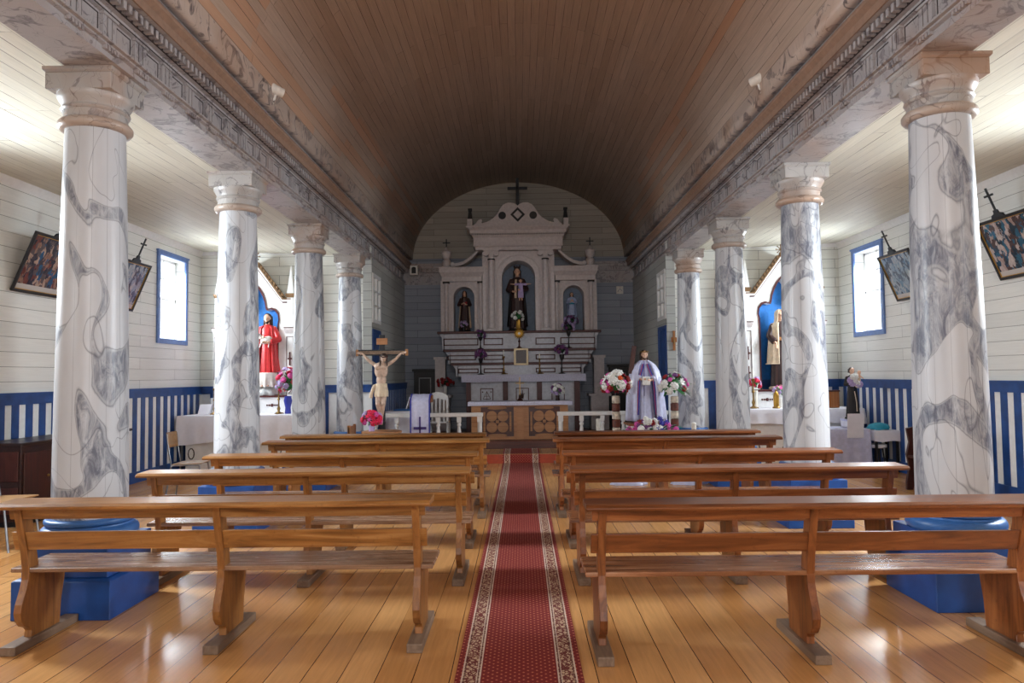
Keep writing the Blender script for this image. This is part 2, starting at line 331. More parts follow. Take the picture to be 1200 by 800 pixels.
# ------------------------------------------------------------------ mesh helpers
class MB:
    def __init__(s): s.bm = bmesh.new(); s.uv = None
    def box(s, x0, x1, y0, y1, z0, z1): return s.frus(x0, x1, y0, y1, z0, x0, x1, y0, y1, z1)
    def frus(s, x0, x1, y0, y1, z0, X0, X1, Y0, Y1, z1):
        v = [s.bm.verts.new(p) for p in ((x0, y0, z0), (x1, y0, z0), (x1, y1, z0), (x0, y1, z0), (X0, Y0, z1), (X1, Y0, z1), (X1, Y1, z1), (X0, Y1, z1))]
        for f in ((3, 2, 1, 0), (4, 5, 6, 7), (0, 1, 5, 4), (1, 2, 6, 5), (2, 3, 7, 6), (3, 0, 4, 7)): s.bm.faces.new([v[i] for i in f])
        return s
    def prism(s, pts, a, b, axis='y'):
        """polygon extruded from a to b; axis y: pts are (x, z); axis x: (y, z); axis z: (x, y)"""
        def P(p, t): return {'y': (p[0], t, p[1]), 'x': (t, p[0], p[1]), 'z': (p[0], p[1], t)}[axis]
        A = [s.bm.verts.new(P(p, a)) for p in pts]; B = [s.bm.verts.new(P(p, b)) for p in pts]
        s.bm.faces.new(A); s.bm.faces.new(B[::-1]); n = len(pts)
        for i in range(n): s.bm.faces.new((A[i], B[i], B[(i + 1) % n], A[(i + 1) % n]))
        return s
    def lathe(s, prof, c=(0, 0, 0), seg=24, uv=False, a0=0):
        rings = []
        for r, z in prof:
            rings.append([s.bm.verts.new((c[0] + r * math.cos(a0 + 2 * PI * i / seg), c[1] + r * math.sin(a0 + 2 * PI * i / seg), c[2] + z)) for i in range(seg)])
        if uv and not s.uv: s.uv = s.bm.loops.layers.uv.new('UVMap')
        for k in range(len(rings) - 1):
            for i in range(seg):
                f = s.bm.faces.new((rings[k][i], rings[k][(i + 1) % seg], rings[k + 1][(i + 1) % seg], rings[k + 1][i]))
                if uv:
                    for l, (uu, vv) in zip(f.loops, ((i, k), (i + 1, k), (i + 1, k + 1), (i, k + 1))): l[s.uv].uv = (uu / seg, prof[vv][1])
        s.bm.faces.new(rings[0][::-1]); s.bm.faces.new(rings[-1]); return s
    def tube(s, pts, r, seg=8, r1=None):
        pts = [Vector(p) for p in pts]; n = len(pts); prev = None; up = Vector((.13, .37, .91)).normalized()
        for k, p in enumerate(pts):
            d = (pts[min(k + 1, n - 1)] - pts[max(k - 1, 0)]).normalized()
            a = d.cross(up)
            if a.length < .05: a = d.cross(Vector((1, 0, 0)))
            a.normalize(); b = d.cross(a).normalized()
            rr = r if r1 is None else r + (r1 - r) * k / (n - 1)
            ring = [s.bm.verts.new(p + (a * math.cos(2 * PI * i / seg) + b * math.sin(2 * PI * i / seg)) * rr) for i in range(seg)]
            if prev:
                for i in range(seg): s.bm.faces.new((prev[i], prev[(i + 1) % seg], ring[(i + 1) % seg], ring[i]))
            else: s.bm.faces.new(ring[::-1])
            prev = ring
        s.bm.faces.new(prev); return s
    def ell(s, c, r, seg=16, rings=10, rot=None):
        if isinstance(r, (int, float)): r = (r, r, r)
        m = Matrix.Translation(c) @ (rot.to_4x4() if rot else Matrix()) @ Matrix.Diagonal((*r, 1))
        bmesh.ops.create_uvsphere(s.bm, u_segments=seg, v_segments=rings, radius=1, matrix=m); return s
    def cap(s, p0, p1, r0, r1=None, seg=12):
        r1 = r0 if r1 is None else r1
        s.tube([p0, p1], r0, seg, r1); s.ell(p0, r0, seg, 8); s.ell(p1, r1, seg, 8); return s
    def loft(s, rings, closed=True):
        R = [[s.bm.verts.new(p) for p in ring] for ring in rings]
        for a, b in zip(R, R[1:]):
            n = len(a)
            for i in range(n if closed else n - 1): s.bm.faces.new((a[i], a[(i + 1) % n], b[(i + 1) % n], b[i]))
        if closed: s.bm.faces.new(R[0][::-1]); s.bm.faces.new(R[-1])
        return s
    def build(s, name, mat, parent=None, smooth=None, bevel=0, remesh=0, solid=0, loc=None, sub=0, recalc=True):
        if recalc: bmesh.ops.recalc_face_normals(s.bm, faces=s.bm.faces)
        me = bpy.data.meshes.new(name); s.bm.to_mesh(me); s.bm.free()
        for m in (mat if isinstance(mat, list) else [mat]): me.materials.append(m)
        o = bpy.data.objects.new(name, me); C.objects.link(o)
        if parent: o.parent = parent
        if loc: o.location = loc
        if smooth is not None:
            for p in me.polygons: p.use_smooth = True
            me.set_sharp_from_angle(angle=math.radians(smooth))
        if solid:
            md = o.modifiers.new('solid', 'SOLIDIFY'); md.thickness = solid; md.offset = 0
        if remesh:
            md = o.modifiers.new('join', 'REMESH'); md.mode = 'VOXEL'; md.voxel_size = remesh; md.use_smooth_shade = True
            sm = o.modifiers.new('smooth', 'SMOOTH'); sm.factor = .5; sm.iterations = 2
        if sub:
            md = o.modifiers.new('sub', 'SUBSURF'); md.levels = sub; md.render_levels = sub
        if bevel:
            md = o.modifiers.new('bevel', 'BEVEL'); md.width = bevel; md.segments = 2; md.limit_method = 'ANGLE'; md.harden_normals = False
        return o

def thing(name, label, cat, loc=(0, 0, 0), rz=0, group=None):
    o = bpy.data.objects.new(name, None); C.objects.link(o); o.empty_display_size = .1
    o.location = loc; o.rotation_euler = (0, 0, rz); o['label'] = label; o['category'] = cat
    if group: o['group'] = group
    return o
def tag(o, label, cat, group=None):
    o['label'] = label; o['category'] = cat
    if group: o['group'] = group
    return o
def struct(o): o['kind'] = 'structure'; return o
KIDS = {}
def dup(root, loc, rz=None, label=None, group=None, mats=None):
    def cp(o, par):
        c = o.copy(); C.objects.link(c)
        if par: c.parent = par
        for ch in [x for x in ALL if x.parent == o]: cp(ch, c)
        return c
    ALL = list(C.objects)
    r = cp(root, None); r.location = loc
    if rz is not None: r.rotation_euler = (0, 0, rz)
    if label: r['label'] = label
    if group: r['group'] = group
    return r
# ================================================================== THE ROOM
XW, YB, YE, YR = 5.85, 13.4, 17.3, -4.6      # aisle wall, back wall of the aisles, altar wall, entrance wall
XC = 2.7                                      # chancel side walls
b = MB(); b.box(-6.1, 6.1, YR - .3, YB + .2, -.12, 0); struct(b.build('floor', M['floor']))
b = MB(); b.box(-2.7, 2.7, 13.07, YE, -.1, .16); o = struct(b.build('floor_chancel', M['stepr']))
b = MB(); b.box(-2.3, 2.3, 14.0, YE, .16, .315); o = struct(b.build('trim_3', M['step'], bevel=.01))
b = MB(); b.box(-2.7, -.72, 13.05, 13.99, .16, .166); b.box(.74, 2.7, 13.05, 13.99, .16, .166); b.box(-.72, .74, 13.06, 13.99, .16, .164)
struct(b.build('trim_4', M['floor']))

WH, WZ0, WZ1 = .455, 2.23, 3.59               # clear half width and heights of the window openings
def side_wall(s, name):
    b = MB(); X0, X1 = (XW, XW + .22) if s > 0 else (-XW - .22, -XW)
    ys = YR
    for wy in WIN_Y:
        b.box(X0, X1, ys, wy - WH, 0, 4.0)
        b.box(X0, X1, wy - WH, wy + WH, 0, WZ0); b.box(X0, X1, wy - WH, wy + WH, WZ1, 4.0)
        ys = wy + WH
    b.box(X0, X1, ys, YB + .2, 0, 4.0)
    struct(b.build(name, M['wallX']))
side_wall(-1, 'wall_left'); side_wall(1, 'wall_right')
n = 0
for wy in WIN_Y:
    for s in (-1, 1):
        n += 1
        w_ = bpy.data.objects.new('window_%d' % n, None); C.objects.link(w_); w_['kind'] = 'structure'; w_.location = (s * XW, wy, WZ0)
        b = MB()                                # blue surround on the room side (local coordinates)
        f = .085; i0, i1 = (-.03, .02)
        H = WZ1 - WZ0
        for y0, y1, z0, z1 in ((-WH - f, -WH, -f, H + f), (WH, WH + f, -f, H + f), (-WH, WH, H, H + f), (-WH, WH, -f, 0)):
            b.box(min(-s * .03, s * .0), max(-s * .03, s * .0), y0, y1, z0, z1)
        b.box(min(-s * .045, 0), max(-s * .045, 0), -WH - f - .015, WH + f + .015, H + f - .03, H + f)
        b.build('window_frame', M['bluel'], w_, bevel=.004)
        b = MB(); xa, xb = sorted((s * .155, s * .195)); fw = .04
        b.box(xa, xb, -WH, -WH + fw, 0, H); b.box(xa, xb, WH - fw, WH, 0, H); b.box(xa, xb, -WH, WH, H - fw, H); b.box(xa, xb, -WH, WH, 0, fw)
        b.box(xa, xb, -.012, .012, H * .5, H); b.box(xa, xb, -WH, WH, H * .5 - .02, H * .5 + .02)
        b.box(xa, xb, -WH, WH, H * .75 - .01, H * .75 + .01)
        b.build('window_sash', M['white'], w_)
        b = MB(); b.box(min(0, s * .21), max(0, s * .21), -WH, WH, -.012, .003); b.build('window_sill', M['white'], w_)
        b = MB(); b.box(min(s * .172, s * .176), max(s * .172, s * .176), -WH + .02, WH - .02, .02, H - .02); b.build('pane', M['glass'], w_)

# wooden dado: blue rails and vertical blue boards over a white lining
def dado(name, pts_axis, s, a0, a1, fixed, ztop=1.4, stripes=None, period=.24, z0=0.0, bot=.165):
    """axis 'y': along Y at x = fixed facing -s in x; axis 'x': along X at y = fixed facing -y"""
    bb, bw = MB(), MB()
    def add(m, u0, u1, za, zb, d):
        if pts_axis == 'y': m.box(min(fixed, fixed - s * d), max(fixed, fixed - s * d), u0, u1, za, zb)
        else: m.box(u0, u1, fixed - d, fixed, za, zb)
    add(bw, a0, a1, z0, ztop - .02, .012)
    add(bb, a0, a1, ztop - .12, ztop, .04); add(bb, a0, a1, ztop - .005, ztop + .02, .055); add(bb, a0, a1, z0, z0 + bot, .035)
    u = a0 + .03
    if stripes is None:
        while u < a1 - .02:
            add(bb, u, min(u + period * .5, a1), z0 + bot, ztop - .12, .022); u += period
    else:
        for u0, u1 in stripes: add(bb, u0, u1, z0 + bot, ztop - .12, .022)
    o = struct(bb.build(name, M['blue'])); l_ = bw.build('white_lining', M['white'], o); return o
dado('trim_5', 'y', -1, YR, YB, -XW); dado('trim_6', 'y', 1, YR, YB, XW)

# back walls of the aisles, chancel side walls, altar wall, entrance wall
for s, nm in ((-1, 'wall_back_left'), (1, 'wall_back_right')):
    b = MB(); b.box(min(s * (XC + .02), s * 6.05), max(s * (XC + .02), s * 6.05), YB, YB + .1, 0, 4.0); struct(b.build(nm, M['wallY']))
dado('trim_7', 'x', 0, -XW, -XC, YB, stripes=[(-5.66, -5.55), (-5.40, -5.28), (-3.6, -3.49), (-3.2, -3.1)])
dado('trim_8', 'x', 0, XC, XW, YB, stripes=[(5.66, 5.78), (5.40, 5.52), (3.42, 3.6), (2.98, 3.08)])
# side walls of the chancel with a blue door and a six-pane window over it
for s, nm in ((-1, 'wall_chancel_left'), (1, 'wall_chancel_right')):
    b = MB(); xa, xb = (XC, XC + .16) if s > 0 else (-XC - .16, -XC)
    D0, D1 = 13.5, 14.15
    b.box(xa, xb, YB - .002, D0, 0, 3.8); b.box(xa, xb, D1, YE + .1, 0, 3.8)
    b.box(xa, xb, D0, D1, 2.38, 2.62); b.box(xa, xb, D0, D1, 3.42, 3.8)
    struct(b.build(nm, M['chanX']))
    b = MB(); b.box(s * XC - .0, s * XC + s * .04, D0 + .0, D1, .16, 2.38) if s > 0 else b.box(-XC - .04, -XC, D0, D1, .16, 2.38)
    for k in range(4):
        yy = D0 + .1 + k * .15
    for za, zb in ((.3, 1.1), (1.25, 2.25)):
        b.box(min(s * (XC - .012), s * XC), max(s * (XC - .012), s * XC), D0 + .1, D1 - .1, za, zb)
    dr = struct(b.build('door_%d' % (1 if s < 0 else 2), M['blue'], bevel=.005))
    b = MB()
    for y0, y1, z0, z1 in ((D0 - .06, D0, .16, 2.44), (D1, D1 + .06, .16, 2.44), (D0, D1, 2.38, 2.44)):
        b.box(min(s * (XC - .02), s * XC), max(s * (XC - .02), s * XC), y0, y1, z0, z1)
    b.build('door_frame', M['blue'], dr)
    wd = bpy.data.objects.new('window_%d' % (7 if s < 0 else 8), None); C.objects.link(wd); wd['kind'] = 'structure'; wd.location = (s * XC, (D0 + D1) / 2, 2.62)
    b = MB(); hw = (D1 - D0) / 2
    x0, x1 = sorted((-s * .02, s * .03))
    for y0, y1, z0, z1 in ((-hw - .06, -hw + .01, -.06, .86), (hw - .01, hw + .06, -.06, .86), (-hw, hw, .79, .86), (-hw, hw, -.06, .01), (-.022, .022, 0, .8), (-hw, hw, .25, .285), (-hw, hw, .52, .555)):
        b.box(x0, x1, y0, y1, z0, z1)
    b.build('window_frame', M['white'], wd)
    x0, x1 = sorted((s * .02, s * .024)); b = MB(); b.box(x0, x1, -hw, hw, 0, .8); b.build('pane', M['frost'], wd)
    dado('trim_%d' % (9 if s < 0 else 10), 'y', s, D1 + .07, YE, s * XC, z0=.16, bot=.1, period=.2)

# altar wall under the vault
NS = 40
def vault_pt(t, a=2.6, h=1.92, zs=4.32): return (-a * math.cos(t), zs + h * math.sin(t))
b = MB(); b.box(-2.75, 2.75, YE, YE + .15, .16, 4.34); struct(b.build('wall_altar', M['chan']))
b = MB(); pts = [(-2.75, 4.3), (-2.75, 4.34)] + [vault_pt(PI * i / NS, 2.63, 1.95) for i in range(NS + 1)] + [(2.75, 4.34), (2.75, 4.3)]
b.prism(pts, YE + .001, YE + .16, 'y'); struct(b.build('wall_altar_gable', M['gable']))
# entrance wall with an open doorway and a gallery window
b = MB(); yr0, yr1 = YR - .2, YR
b.box(-6.1, -1.0, yr0, yr1, 0, 4.0); b.box(1.0, 6.1, yr0, yr1, 0, 4.0); b.box(-1.0, 1.0, yr0, yr1, 2.6, 3.8)
b.box(-2.9, -.85, yr0, yr1, 3.8, 6.5); b.box(.85, 2.9, yr0, yr1, 3.8, 6.5); b.box(-.85, .85, yr0, yr1, 5.05, 6.5)
struct(b.build('wall_entrance', M['wallY']))

# aisle ceilings, slightly pitched
for s, nm in ((-1, 'ceiling_left_aisle'), (1, 'ceiling_right_aisle')):
    b = MB(); b.prism([(s * 2.95, 3.79), (s * 6.1, 3.905), (s * 6.1, 4.05), (s * 2.95, 4.05)], YR - .1, YB + .1, 'y'); struct(b.build(nm, M['aceil']))
    b = MB(); b.prism([(s * XW, 3.90), (s * (XW - .06), 3.895), (s * (XW - .03), 3.84), (s * XW, 3.80)], YR, YB, 'y')
    b.box(min(s * 3.0, s * XW), max(s * 3.0, s * XW), YB - .04, YB, 3.83, 3.9)
    struct(b.build('trim_%d' % (11 if s < 0 else 12), M['white']))

# barrel vault
b = MB(); uvl = b.bm.loops.layers.uv.new('UVMap')
N = 64; tm = .105
ts = [0, tm * .5, tm] + [tm + (PI - 2 * tm) * i / N for i in range(1, N)] + [PI - tm, PI - tm * .5, PI]
P = [vault_pt(t) for t in ts]; L = [0]
for p, q in zip(P, P[1:]): L.append(L[-1] + math.dist(p, q))
TOT = L[-1]
for off, flip in ((0, False),):
    A = [b.bm.verts.new((p[0], YR - .2, p[1])) for p in P]; B = [b.bm.verts.new((p[0], YE + .01, p[1])) for p in P]
    for i in range(len(P) - 1):
        f = b.bm.faces.new((A[i], B[i], B[i + 1], A[i + 1]))
        f.material_index = 1 if (i < 2 or i >= len(P) - 3) else 0
        for l, uv in zip(f.loops, ((YR, L[i]), (YE, L[i]), (YE, L[i + 1]), (YR, L[i + 1]))): l[uvl].uv = uv
print('vault length', TOT)
o = struct(b.build('ceiling_vault', [M['vault'], M['cove']], smooth=80, recalc=False)); md = o.modifiers.new('s', 'SOLIDIFY'); md.thickness = .1; md.offset = 1
# corrective offset: thickness grows outwards only
b = MB()
for s in (-1, 1): # dark scribed joint along the top of the marbled strip
    p = vault_pt(tm); q = vault_pt(tm + .006)
    b.prism([(s * abs(p[0]), p[1]), (s * (abs(p[0]) - .02), p[1] + .004), (s * (abs(q[0]) - .016), q[1] + .014), (s * abs(q[0]), q[1] + .014)], YR, YE, 'y')
struct(b.build('trim_13', M['cove']))

# entablatures over the two colonnades, returned along the altar wall
def entab_profile(): return [(3.08, 3.70), (3.08, 3.82), (2.95, 3.85), (2.95, 4.36), (2.62, 4.36), (2.58, 4.30), (2.52, 4.21), (2.52, 4.185), (2.56, 4.15), (2.56, 4.09),
                             (2.665, 4.085), (2.665, 4.02), (2.70, 4.015), (2.705, 3.985), (2.735, 3.98), (2.735, 3.795), (2.69, 3.79), (2.69, 3.762), (2.72, 3.755), (2.72, 3.70)]
for s in (-1, 1):
    b = MB(); b.prism([(s * x, z) for x, z in entab_profile()], YR - .1, YE, 'y')
    en = struct(b.build('trim_%d' % (1 if s < 0 else 2), M['ent']))
    b = MB()
    y = YR + .2
    while y < YE - .02:                                       # dentils
        b.box(min(s * 2.60, s * 2.67), max(s * 2.60, s * 2.67), y, y + .036, 4.024, 4.082); y += .072
    b.build('dentil_course', M['ent'], en)
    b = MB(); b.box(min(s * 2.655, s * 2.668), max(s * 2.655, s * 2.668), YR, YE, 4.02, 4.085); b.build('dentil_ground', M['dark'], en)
    b = MB(); b.box(min(s * 2.55, s * 2.562), max(s * 2.55, s * 2.562), YR, YE, 4.088, 4.152); b.prism([(s * 2.557, 4.150), (s * 2.515, 4.187), (s * 2.515, 4.212), (s * 2.56, 4.27), (s * 2.58, 4.27), (s * 2.58, 4.150)], YR, YE, 'y')
    b.build('corona_band', M['tan'], en)
    b = MB(); y = YR + .1; k = 0
    while y < YE - .2:                                        # triglyphs with guttae
        for j in range(3):
            yy = y + j * .058; b.prism([(yy, 3.795), (yy + .044, 3.795), (yy + .044, 3.975), (yy, 3.975)], min(s * 2.712, s * 2.74), max(s * 2.712, s * 2.74), 'x')
        b.box(min(s * 2.70, s * 2.74), max(s * 2.70, s * 2.74), y - .01, y + .17, 3.965, 3.985)
        for j in range(5):
            b.box(min(s * 2.693, s * 2.722), max(s * 2.693, s * 2.722), y + .004 + j * .034, y + .026 + j * .034, 3.735, 3.763)
        y += .40
    b.build('triglyph_course', M['ent'], en)
    b = MB(); y = YR + .1
    while y < YE - .2:                                        # dark scribed outlines of the frieze panels
        x0, x1 = sorted((s * 2.731, s * 2.737)); ya, yb = y + .19, y + .375
        for a_, c_, z0_, z1_ in ((ya, yb, 3.955, 3.962), (ya, yb, 3.812, 3.817), (ya, ya + .006, 3.812, 3.962), (yb - .006, yb, 3.812, 3.962)): b.box(x0, x1, a_, c_, z0_, z1_)
        y += .40
    b.box(min(s * 2.70, s * 2.736), max(s * 2.70, s * 2.736), YR, YE, 3.988, 3.996); b.box(min(s * 2.715, s * 2.736), max(s * 2.715, s * 2.736), YR, YE, 3.79, 3.794)
    b.build('frieze_lines', M['dark'], en)
    b = MB(); b.box(min(s * 2.66, s * 2.8), max(s * 2.66, s * 2.8), YR, YE, 3.775, 3.79); b.build('taenia_fillet', M['ent'], en)
# return across the altar wall, both sides of the retable
b = MB()
for s in (-1, 1):
    x0, x1 = sorted((s * 1.78, s * 2.72))
    b.box(x0, x1, YE - .03, YE + .02, 3.72, 4.0); b.box(x0, x1, YE - .06, YE, 3.76, 3.79); b.box(x0, x1, YE - .16, YE, 4.09, 4.15); b.box(x0, x1, YE - .2, YE, 4.15, 4.20); b.box(x0, x1, YE - .1, YE, 4.0, 4.09)
    x = x0 + .02
    while x < x1 - .03: b.box(x, x + .03, YE - .14, YE - .09, 4.02, 4.085); x += .06
    for xx in (x0 + .1, x0 + .5):
        for j in range(3): b.box(xx + j * .055, xx + .042 + j * .055, YE - .05, YE, 3.79, 3.97)
struct(b.build('trim_14', M['ent']))

# runner
b = MB(); uvl = b.bm.loops.layers.uv.new('UVMap'); hw = .33
path = [(-2.0, .006), (3.7, .006), (13.02, .006), (13.055, .01), (13.06, .16), (13.075, .168), (13.99, .172)]
def cx(y): return -.022 + (y - 3.7) * .0035
top = [];  v = 0; vs = []
for k, (y, z) in enumerate(path):
    if k: v += math.dist(path[k - 1], path[k])
    vs.append(v); top.append((b.bm.verts.new((cx(y) - hw, y, z)), b.bm.verts.new((cx(y) + hw, y, z))))
for k in range(len(path) - 1):
    f = b.bm.faces.new((top[k][0], top[k][1], top[k + 1][1], top[k + 1][0]))
    for l, uv in zip(f.loops, ((-hw, vs[k]), (hw, vs[k]), (hw, vs[k + 1]), (-hw, vs[k + 1]))): l[uvl].uv = uv
o = b.build('carpet_runner', M['carpet'], recalc=False); md = o.modifiers.new('s', 'SOLIDIFY'); md.thickness = .006; md.offset = -1
tag(o, 'long red carpet runner with cream patterned borders down the aisle', 'carpet')

# ================================================================== COLUMNS
def make_column(mat):
    t = thing('marbled_column', '', 'column')
    b = MB(); b.box(-.325, .325, -.325, .325, 0, .25); b.frus(-.325, .325, -.325, .325, .25, -.30, .30, -.30, .30, .262); b.box(-.285, .285, -.285, .285, .262, .47); b.build('plinth', M['plinth'], t, bevel=.006)
    b = MB(); prof = [(.25, .47)] + [(.272 + .035 * math.cos(a), .515 + .045 * math.sin(a)) for a in [(-PI / 2 + PI * i / 8) for i in range(9)]] + [(.268, .565), (.268, .575)] + [(.258 + .022 * math.cos(a), .598 + .022 * math.sin(a)) for a in [(-PI / 2 + PI * i / 6) for i in range(7)]] + [(.24, .622)]
    b.lathe(prof, seg=48); b.build('base_ring', M['ring'], t, smooth=50)
    b = MB(); pr = []
    for i in range(15):
        f = i / 14; r = .252 - .048 * (f ** 1.6); pr.append((r, .60 + (3.315 - .60) * f))
    b.lathe(pr, seg=56, uv=True); b.build('shaft', mat, t, smooth=60)
    b = MB(); c = [(.2, 3.30), (.22, 3.305), (.236, 3.325), (.236, 3.345), (.222, 3.362), (.205, 3.368), (.204, 3.425), (.214, 3.43), (.221, 3.442), (.216, 3.455), (.208, 3.46), (.212, 3.475), (.232, 3.505), (.245, 3.53), (.245, 3.548), (.2, 3.55)]
    b.lathe(c, seg=48, uv=True); cp_ = b.build('capital', M['cap'], t, smooth=45)
    b = MB(); b.lathe([(.2, 3.298), (.222, 3.302), (.238, 3.322), (.2385, 3.347), (.224, 3.366), (.2, 3.37)], seg=48); b.build('astragal', M['capring'], cp_, smooth=50)
    b = MB(); b.box(-.225, .225, -.225, .225, 3.548, 3.66); b.frus(-.225, .225, -.225, .225, 3.66, -.24, .24, -.24, .24, 3.675); b.box(-.24, .24, -.24, .24, 3.675, 3.70); b.build('abacus', M['cap'], t, bevel=.004)
    t['kind'] = 'thing'; return t
cy = [5.12, 7.7, 10.32, 12.82]
left = ['nearest column left of the aisle, white with grey marbling, beside a tilted print',
        'second column on the left from the front, hiding part of the side altar',
        'third column on the left, grey marbled, right of the red robed statue',
        'fourth and farthest column on the left, beside the crucifix']
right = ['nearest column right of the aisle, white with bold grey swirls',
         'second column on the right from the front, bold grey swirls, beside the veiled statue',
         'third column on the right, grey swirls, left of the side altar with the veiled statue',
         'fourth and farthest column on the right, beside the white caped statue']
cl = make_column(M['col']); cr = make_column(M['colr'])
for i in range(4):
    for src, s, labs in ((cl, -1, left), (cr, 1, right)):
        x = s * ((2.995 if i == 0 else 2.97) if s < 0 else 2.975)
        if i == 0: src.location = (x, cy[i], 0); r = src; src['label'] = labs[0]; src['group'] = 'marbled columns of the colonnades'
        else:
            r = dup(src, (x, cy[i], 0), label=labs[i])
        if True:
            for ch in [q for q in C.objects if q.parent == r and q.name.startswith('shaft')]: ch.scale = (.94, .94, 1) if i == 0 else (.91, .91, 1)

# ================================================================== PEWS  (local: x = 0 centre, y = 0 back end of the feet)
def make_pew(woods, vw, sw):
    t = thing('pew', '', 'pew', group='wooden pews in the nave')
    prof = [(.17, .05), (.175, .09), (.16, .11), (.115, .13), (.085, .17), (.075, .215), (.085, .26), (.118, .33), (.138, .39), (.142, .44), (.125, .55), (.085, .70), (.055, .815),
            (.155, .815), (.175, .70), (.205, .58), (.225, .49), (.235, .43), (.50, .43), (.485, .33), (.455, .2), (.44, .05)]
    for x in (-1.15, 0, 1.15):
        b = MB(); b.prism(prof, x - .022, x + .022, 'x'); e = b.build('end_support', vw, t, bevel=.004)
        b = MB(); b.box(x - .045, x + .045, 0, .6, 0, .052); b.build('foot', M['foot'], e, bevel=.006)
    b = MB(); b.prism([(-.02, .822), (-.025, .838), (.0, .852), (.195, .858), (.2, .838), (.19, .817)], -1.245, 1.245, 'x'); b.build('book_ledge', woods, t, bevel=.004)
    b = MB(); b.frus(-1.205, 1.205, .082, .108, .752, -1.205, 1.205, .066, .092, .820); b.build('upper_rail', woods, t, bevel=.003)
    b = MB(); b.frus(-1.21, 1.21, .134, .158, .565, -1.21, 1.21, .102, .126, .675); b.build('back_rail', woods, t, bevel=.004)
    b = MB(); b.box(-1.24, 1.24, .145, .515, .43, .458); b.build('seat', sw, t, bevel=.006)
    return t
pl = make_pew(M['pew'], M['pewv'], M['seat']); pr_ = make_pew(M['pewr'], M['pewrv'], M['seatr'])
Ln = [('nearest pew left of the red carpet, in full view with pale worn feet'), 'second pew from the front of the photo on the left side', 'third pew from the front of the photo on the left side', 'fourth pew from the front of the photo on the left side', 'fifth and farthest pew on the left, nearest the lectern']
Rn = [('nearest pew right of the red carpet, darker reddish wood'), 'second pew from the front of the photo on the right side', 'third pew from the front of the photo on the right side', 'fourth pew from the front of the photo on the right side', 'fifth and farthest pew on the right, in front of the flowers']
for i, (x, y) in enumerate([(-1.76, 4.185), (-1.625, 5.49), (-1.635, 6.66), (-1.585, 8.05), (-1.66, 8.88)]):
    if i == 0: pl.location = (x, y, 0); pl['label'] = Ln[0]
    else: dup(pl, (x, y, 0), label=Ln[i])
for i, (x, y) in enumerate([(1.59, 3.97), (1.61, 5.47), (1.625, 6.62), (1.60, 8.05), (1.66, 8.95)]):
    if i == 0: pr_.location = (x, y, 0); pr_['label'] = Rn[0]
    else: dup(pr_, (x, y, 0), label=Rn[i])
# ================================================================== SHARED BUILDERS
def PX(px, Y): return (px - 609) * Y / 860
def PZ(py, Y): return EYE + (440 - py) * Y / 860
def ring_prism(b, inner, outer, y0, y1):
    """a frame between two open outlines (x, z) with the same number of points, front y0, back y1"""
    V = [[b.bm.verts.new((p[0], y, p[1])) for p in L] for y in (y0, y1) for L in (inner, outer)]
    fi, fo, bi, bo = V; n = len(inner)
    for i in range(n - 1):
        b.bm.faces.new((fi[i], fi[i + 1], fo[i + 1], fo[i])); b.bm.faces.new((bi[i], bo[i], bo[i + 1], bi[i + 1]))
        b.bm.faces.new((fi[i], bi[i], bi[i + 1], fi[i + 1])); b.bm.faces.new((fo[i], fo[i + 1], bo[i + 1], bo[i]))
    b.bm.faces.new((fi[0], fo[0], bo[0], bi[0])); b.bm.faces.new((fi[-1], bi[-1], bo[-1], fo[-1]))
def arch_panel(b, cx_, hw, z0, zs, x0, x1, z1, y0, y1, n=20):
    inn = [(cx_ - hw, z0)] + [(cx_ - hw * math.cos(PI * i / n), zs + hw * math.sin(PI * i / n)) for i in range(n + 1)] + [(cx_ + hw, z0)]
    out = [(x0, z0)]
    for i in range(n + 1):
        a = PI * i / n; dx, dz = -math.cos(a), math.sin(a)
        k = 1e9
        if dx < -1e-6: k = min(k, (x0 - cx_) / dx)
        if dx > 1e-6: k = min(k, (x1 - cx_) / dx)
        if dz > 1e-6: k = min(k, (z1 - zs) / dz)
        out.append((cx_ + dx * k, zs + dz * k))
    out.append((x1, z0)); ring_prism(b, inn, out, y0, y1)
def frame_line(b, x0, x1, z0, z1, y, t=.014, d=.01):
    b.box(x0, x1, y - d, y, z0, z0 + t); b.box(x0, x1, y - d, y, z1 - t, z1); b.box(x0, x0 + t, y - d, y, z0, z1); b.box(x1 - t, x1, y - d, y, z0, z1)
def drape(x0, x1, y0, y1, zt, drop, amp=.018, waves=26, flare=.03, seed=0, droop=None):
    """cloth over a table top: flat top, falling hem with soft folds"""
    b = MB(); per = []
    n = 160; W_, D_ = x1 - x0, y1 - y0; T = 2 * (W_ + D_)
    for i in range(n):
        s = T * i / n
        if s < W_: p = (x0 + s, y0, 0, -1)
        elif s < W_ + D_: p = (x1, y0 + s - W_, 1, 0)
        elif s < 2 * W_ + D_: p = (x1 - (s - W_ - D_), y1, 0, 1)
        else: p = (x0, y1 - (s - 2 * W_ - D_), -1, 0)
        per.append(p + (s,))
    rings = []
    for k, f in enumerate((0, .06, .35, .7, 1.0)):
        r = []
        for (x, y, nx, ny, s) in per:
            wv = math.sin(s / T * 2 * PI * waves + seed) * .6 + math.sin(s / T * 2 * PI * waves * .37 + seed * 2) * .5
            o = flare * f + amp * f * wv + (.006 if k else 0)
            hem = drop * f * (1 + .05 * math.sin(s / T * 2 * PI * 5 + seed) * f)
            r.append((x + nx * o, y + ny * o, zt - hem - (.004 if k else 0)))
        rings.append(r)
    R = [[b.bm.verts.new(p) for p in r] for r in rings]
    b.bm.faces.new(R[0])
    for a, c in zip(R, R[1:]):
        for i in range(n): b.bm.faces.new((a[i], a[(i + 1) % n], c[(i + 1) % n], c[i]))
    return b
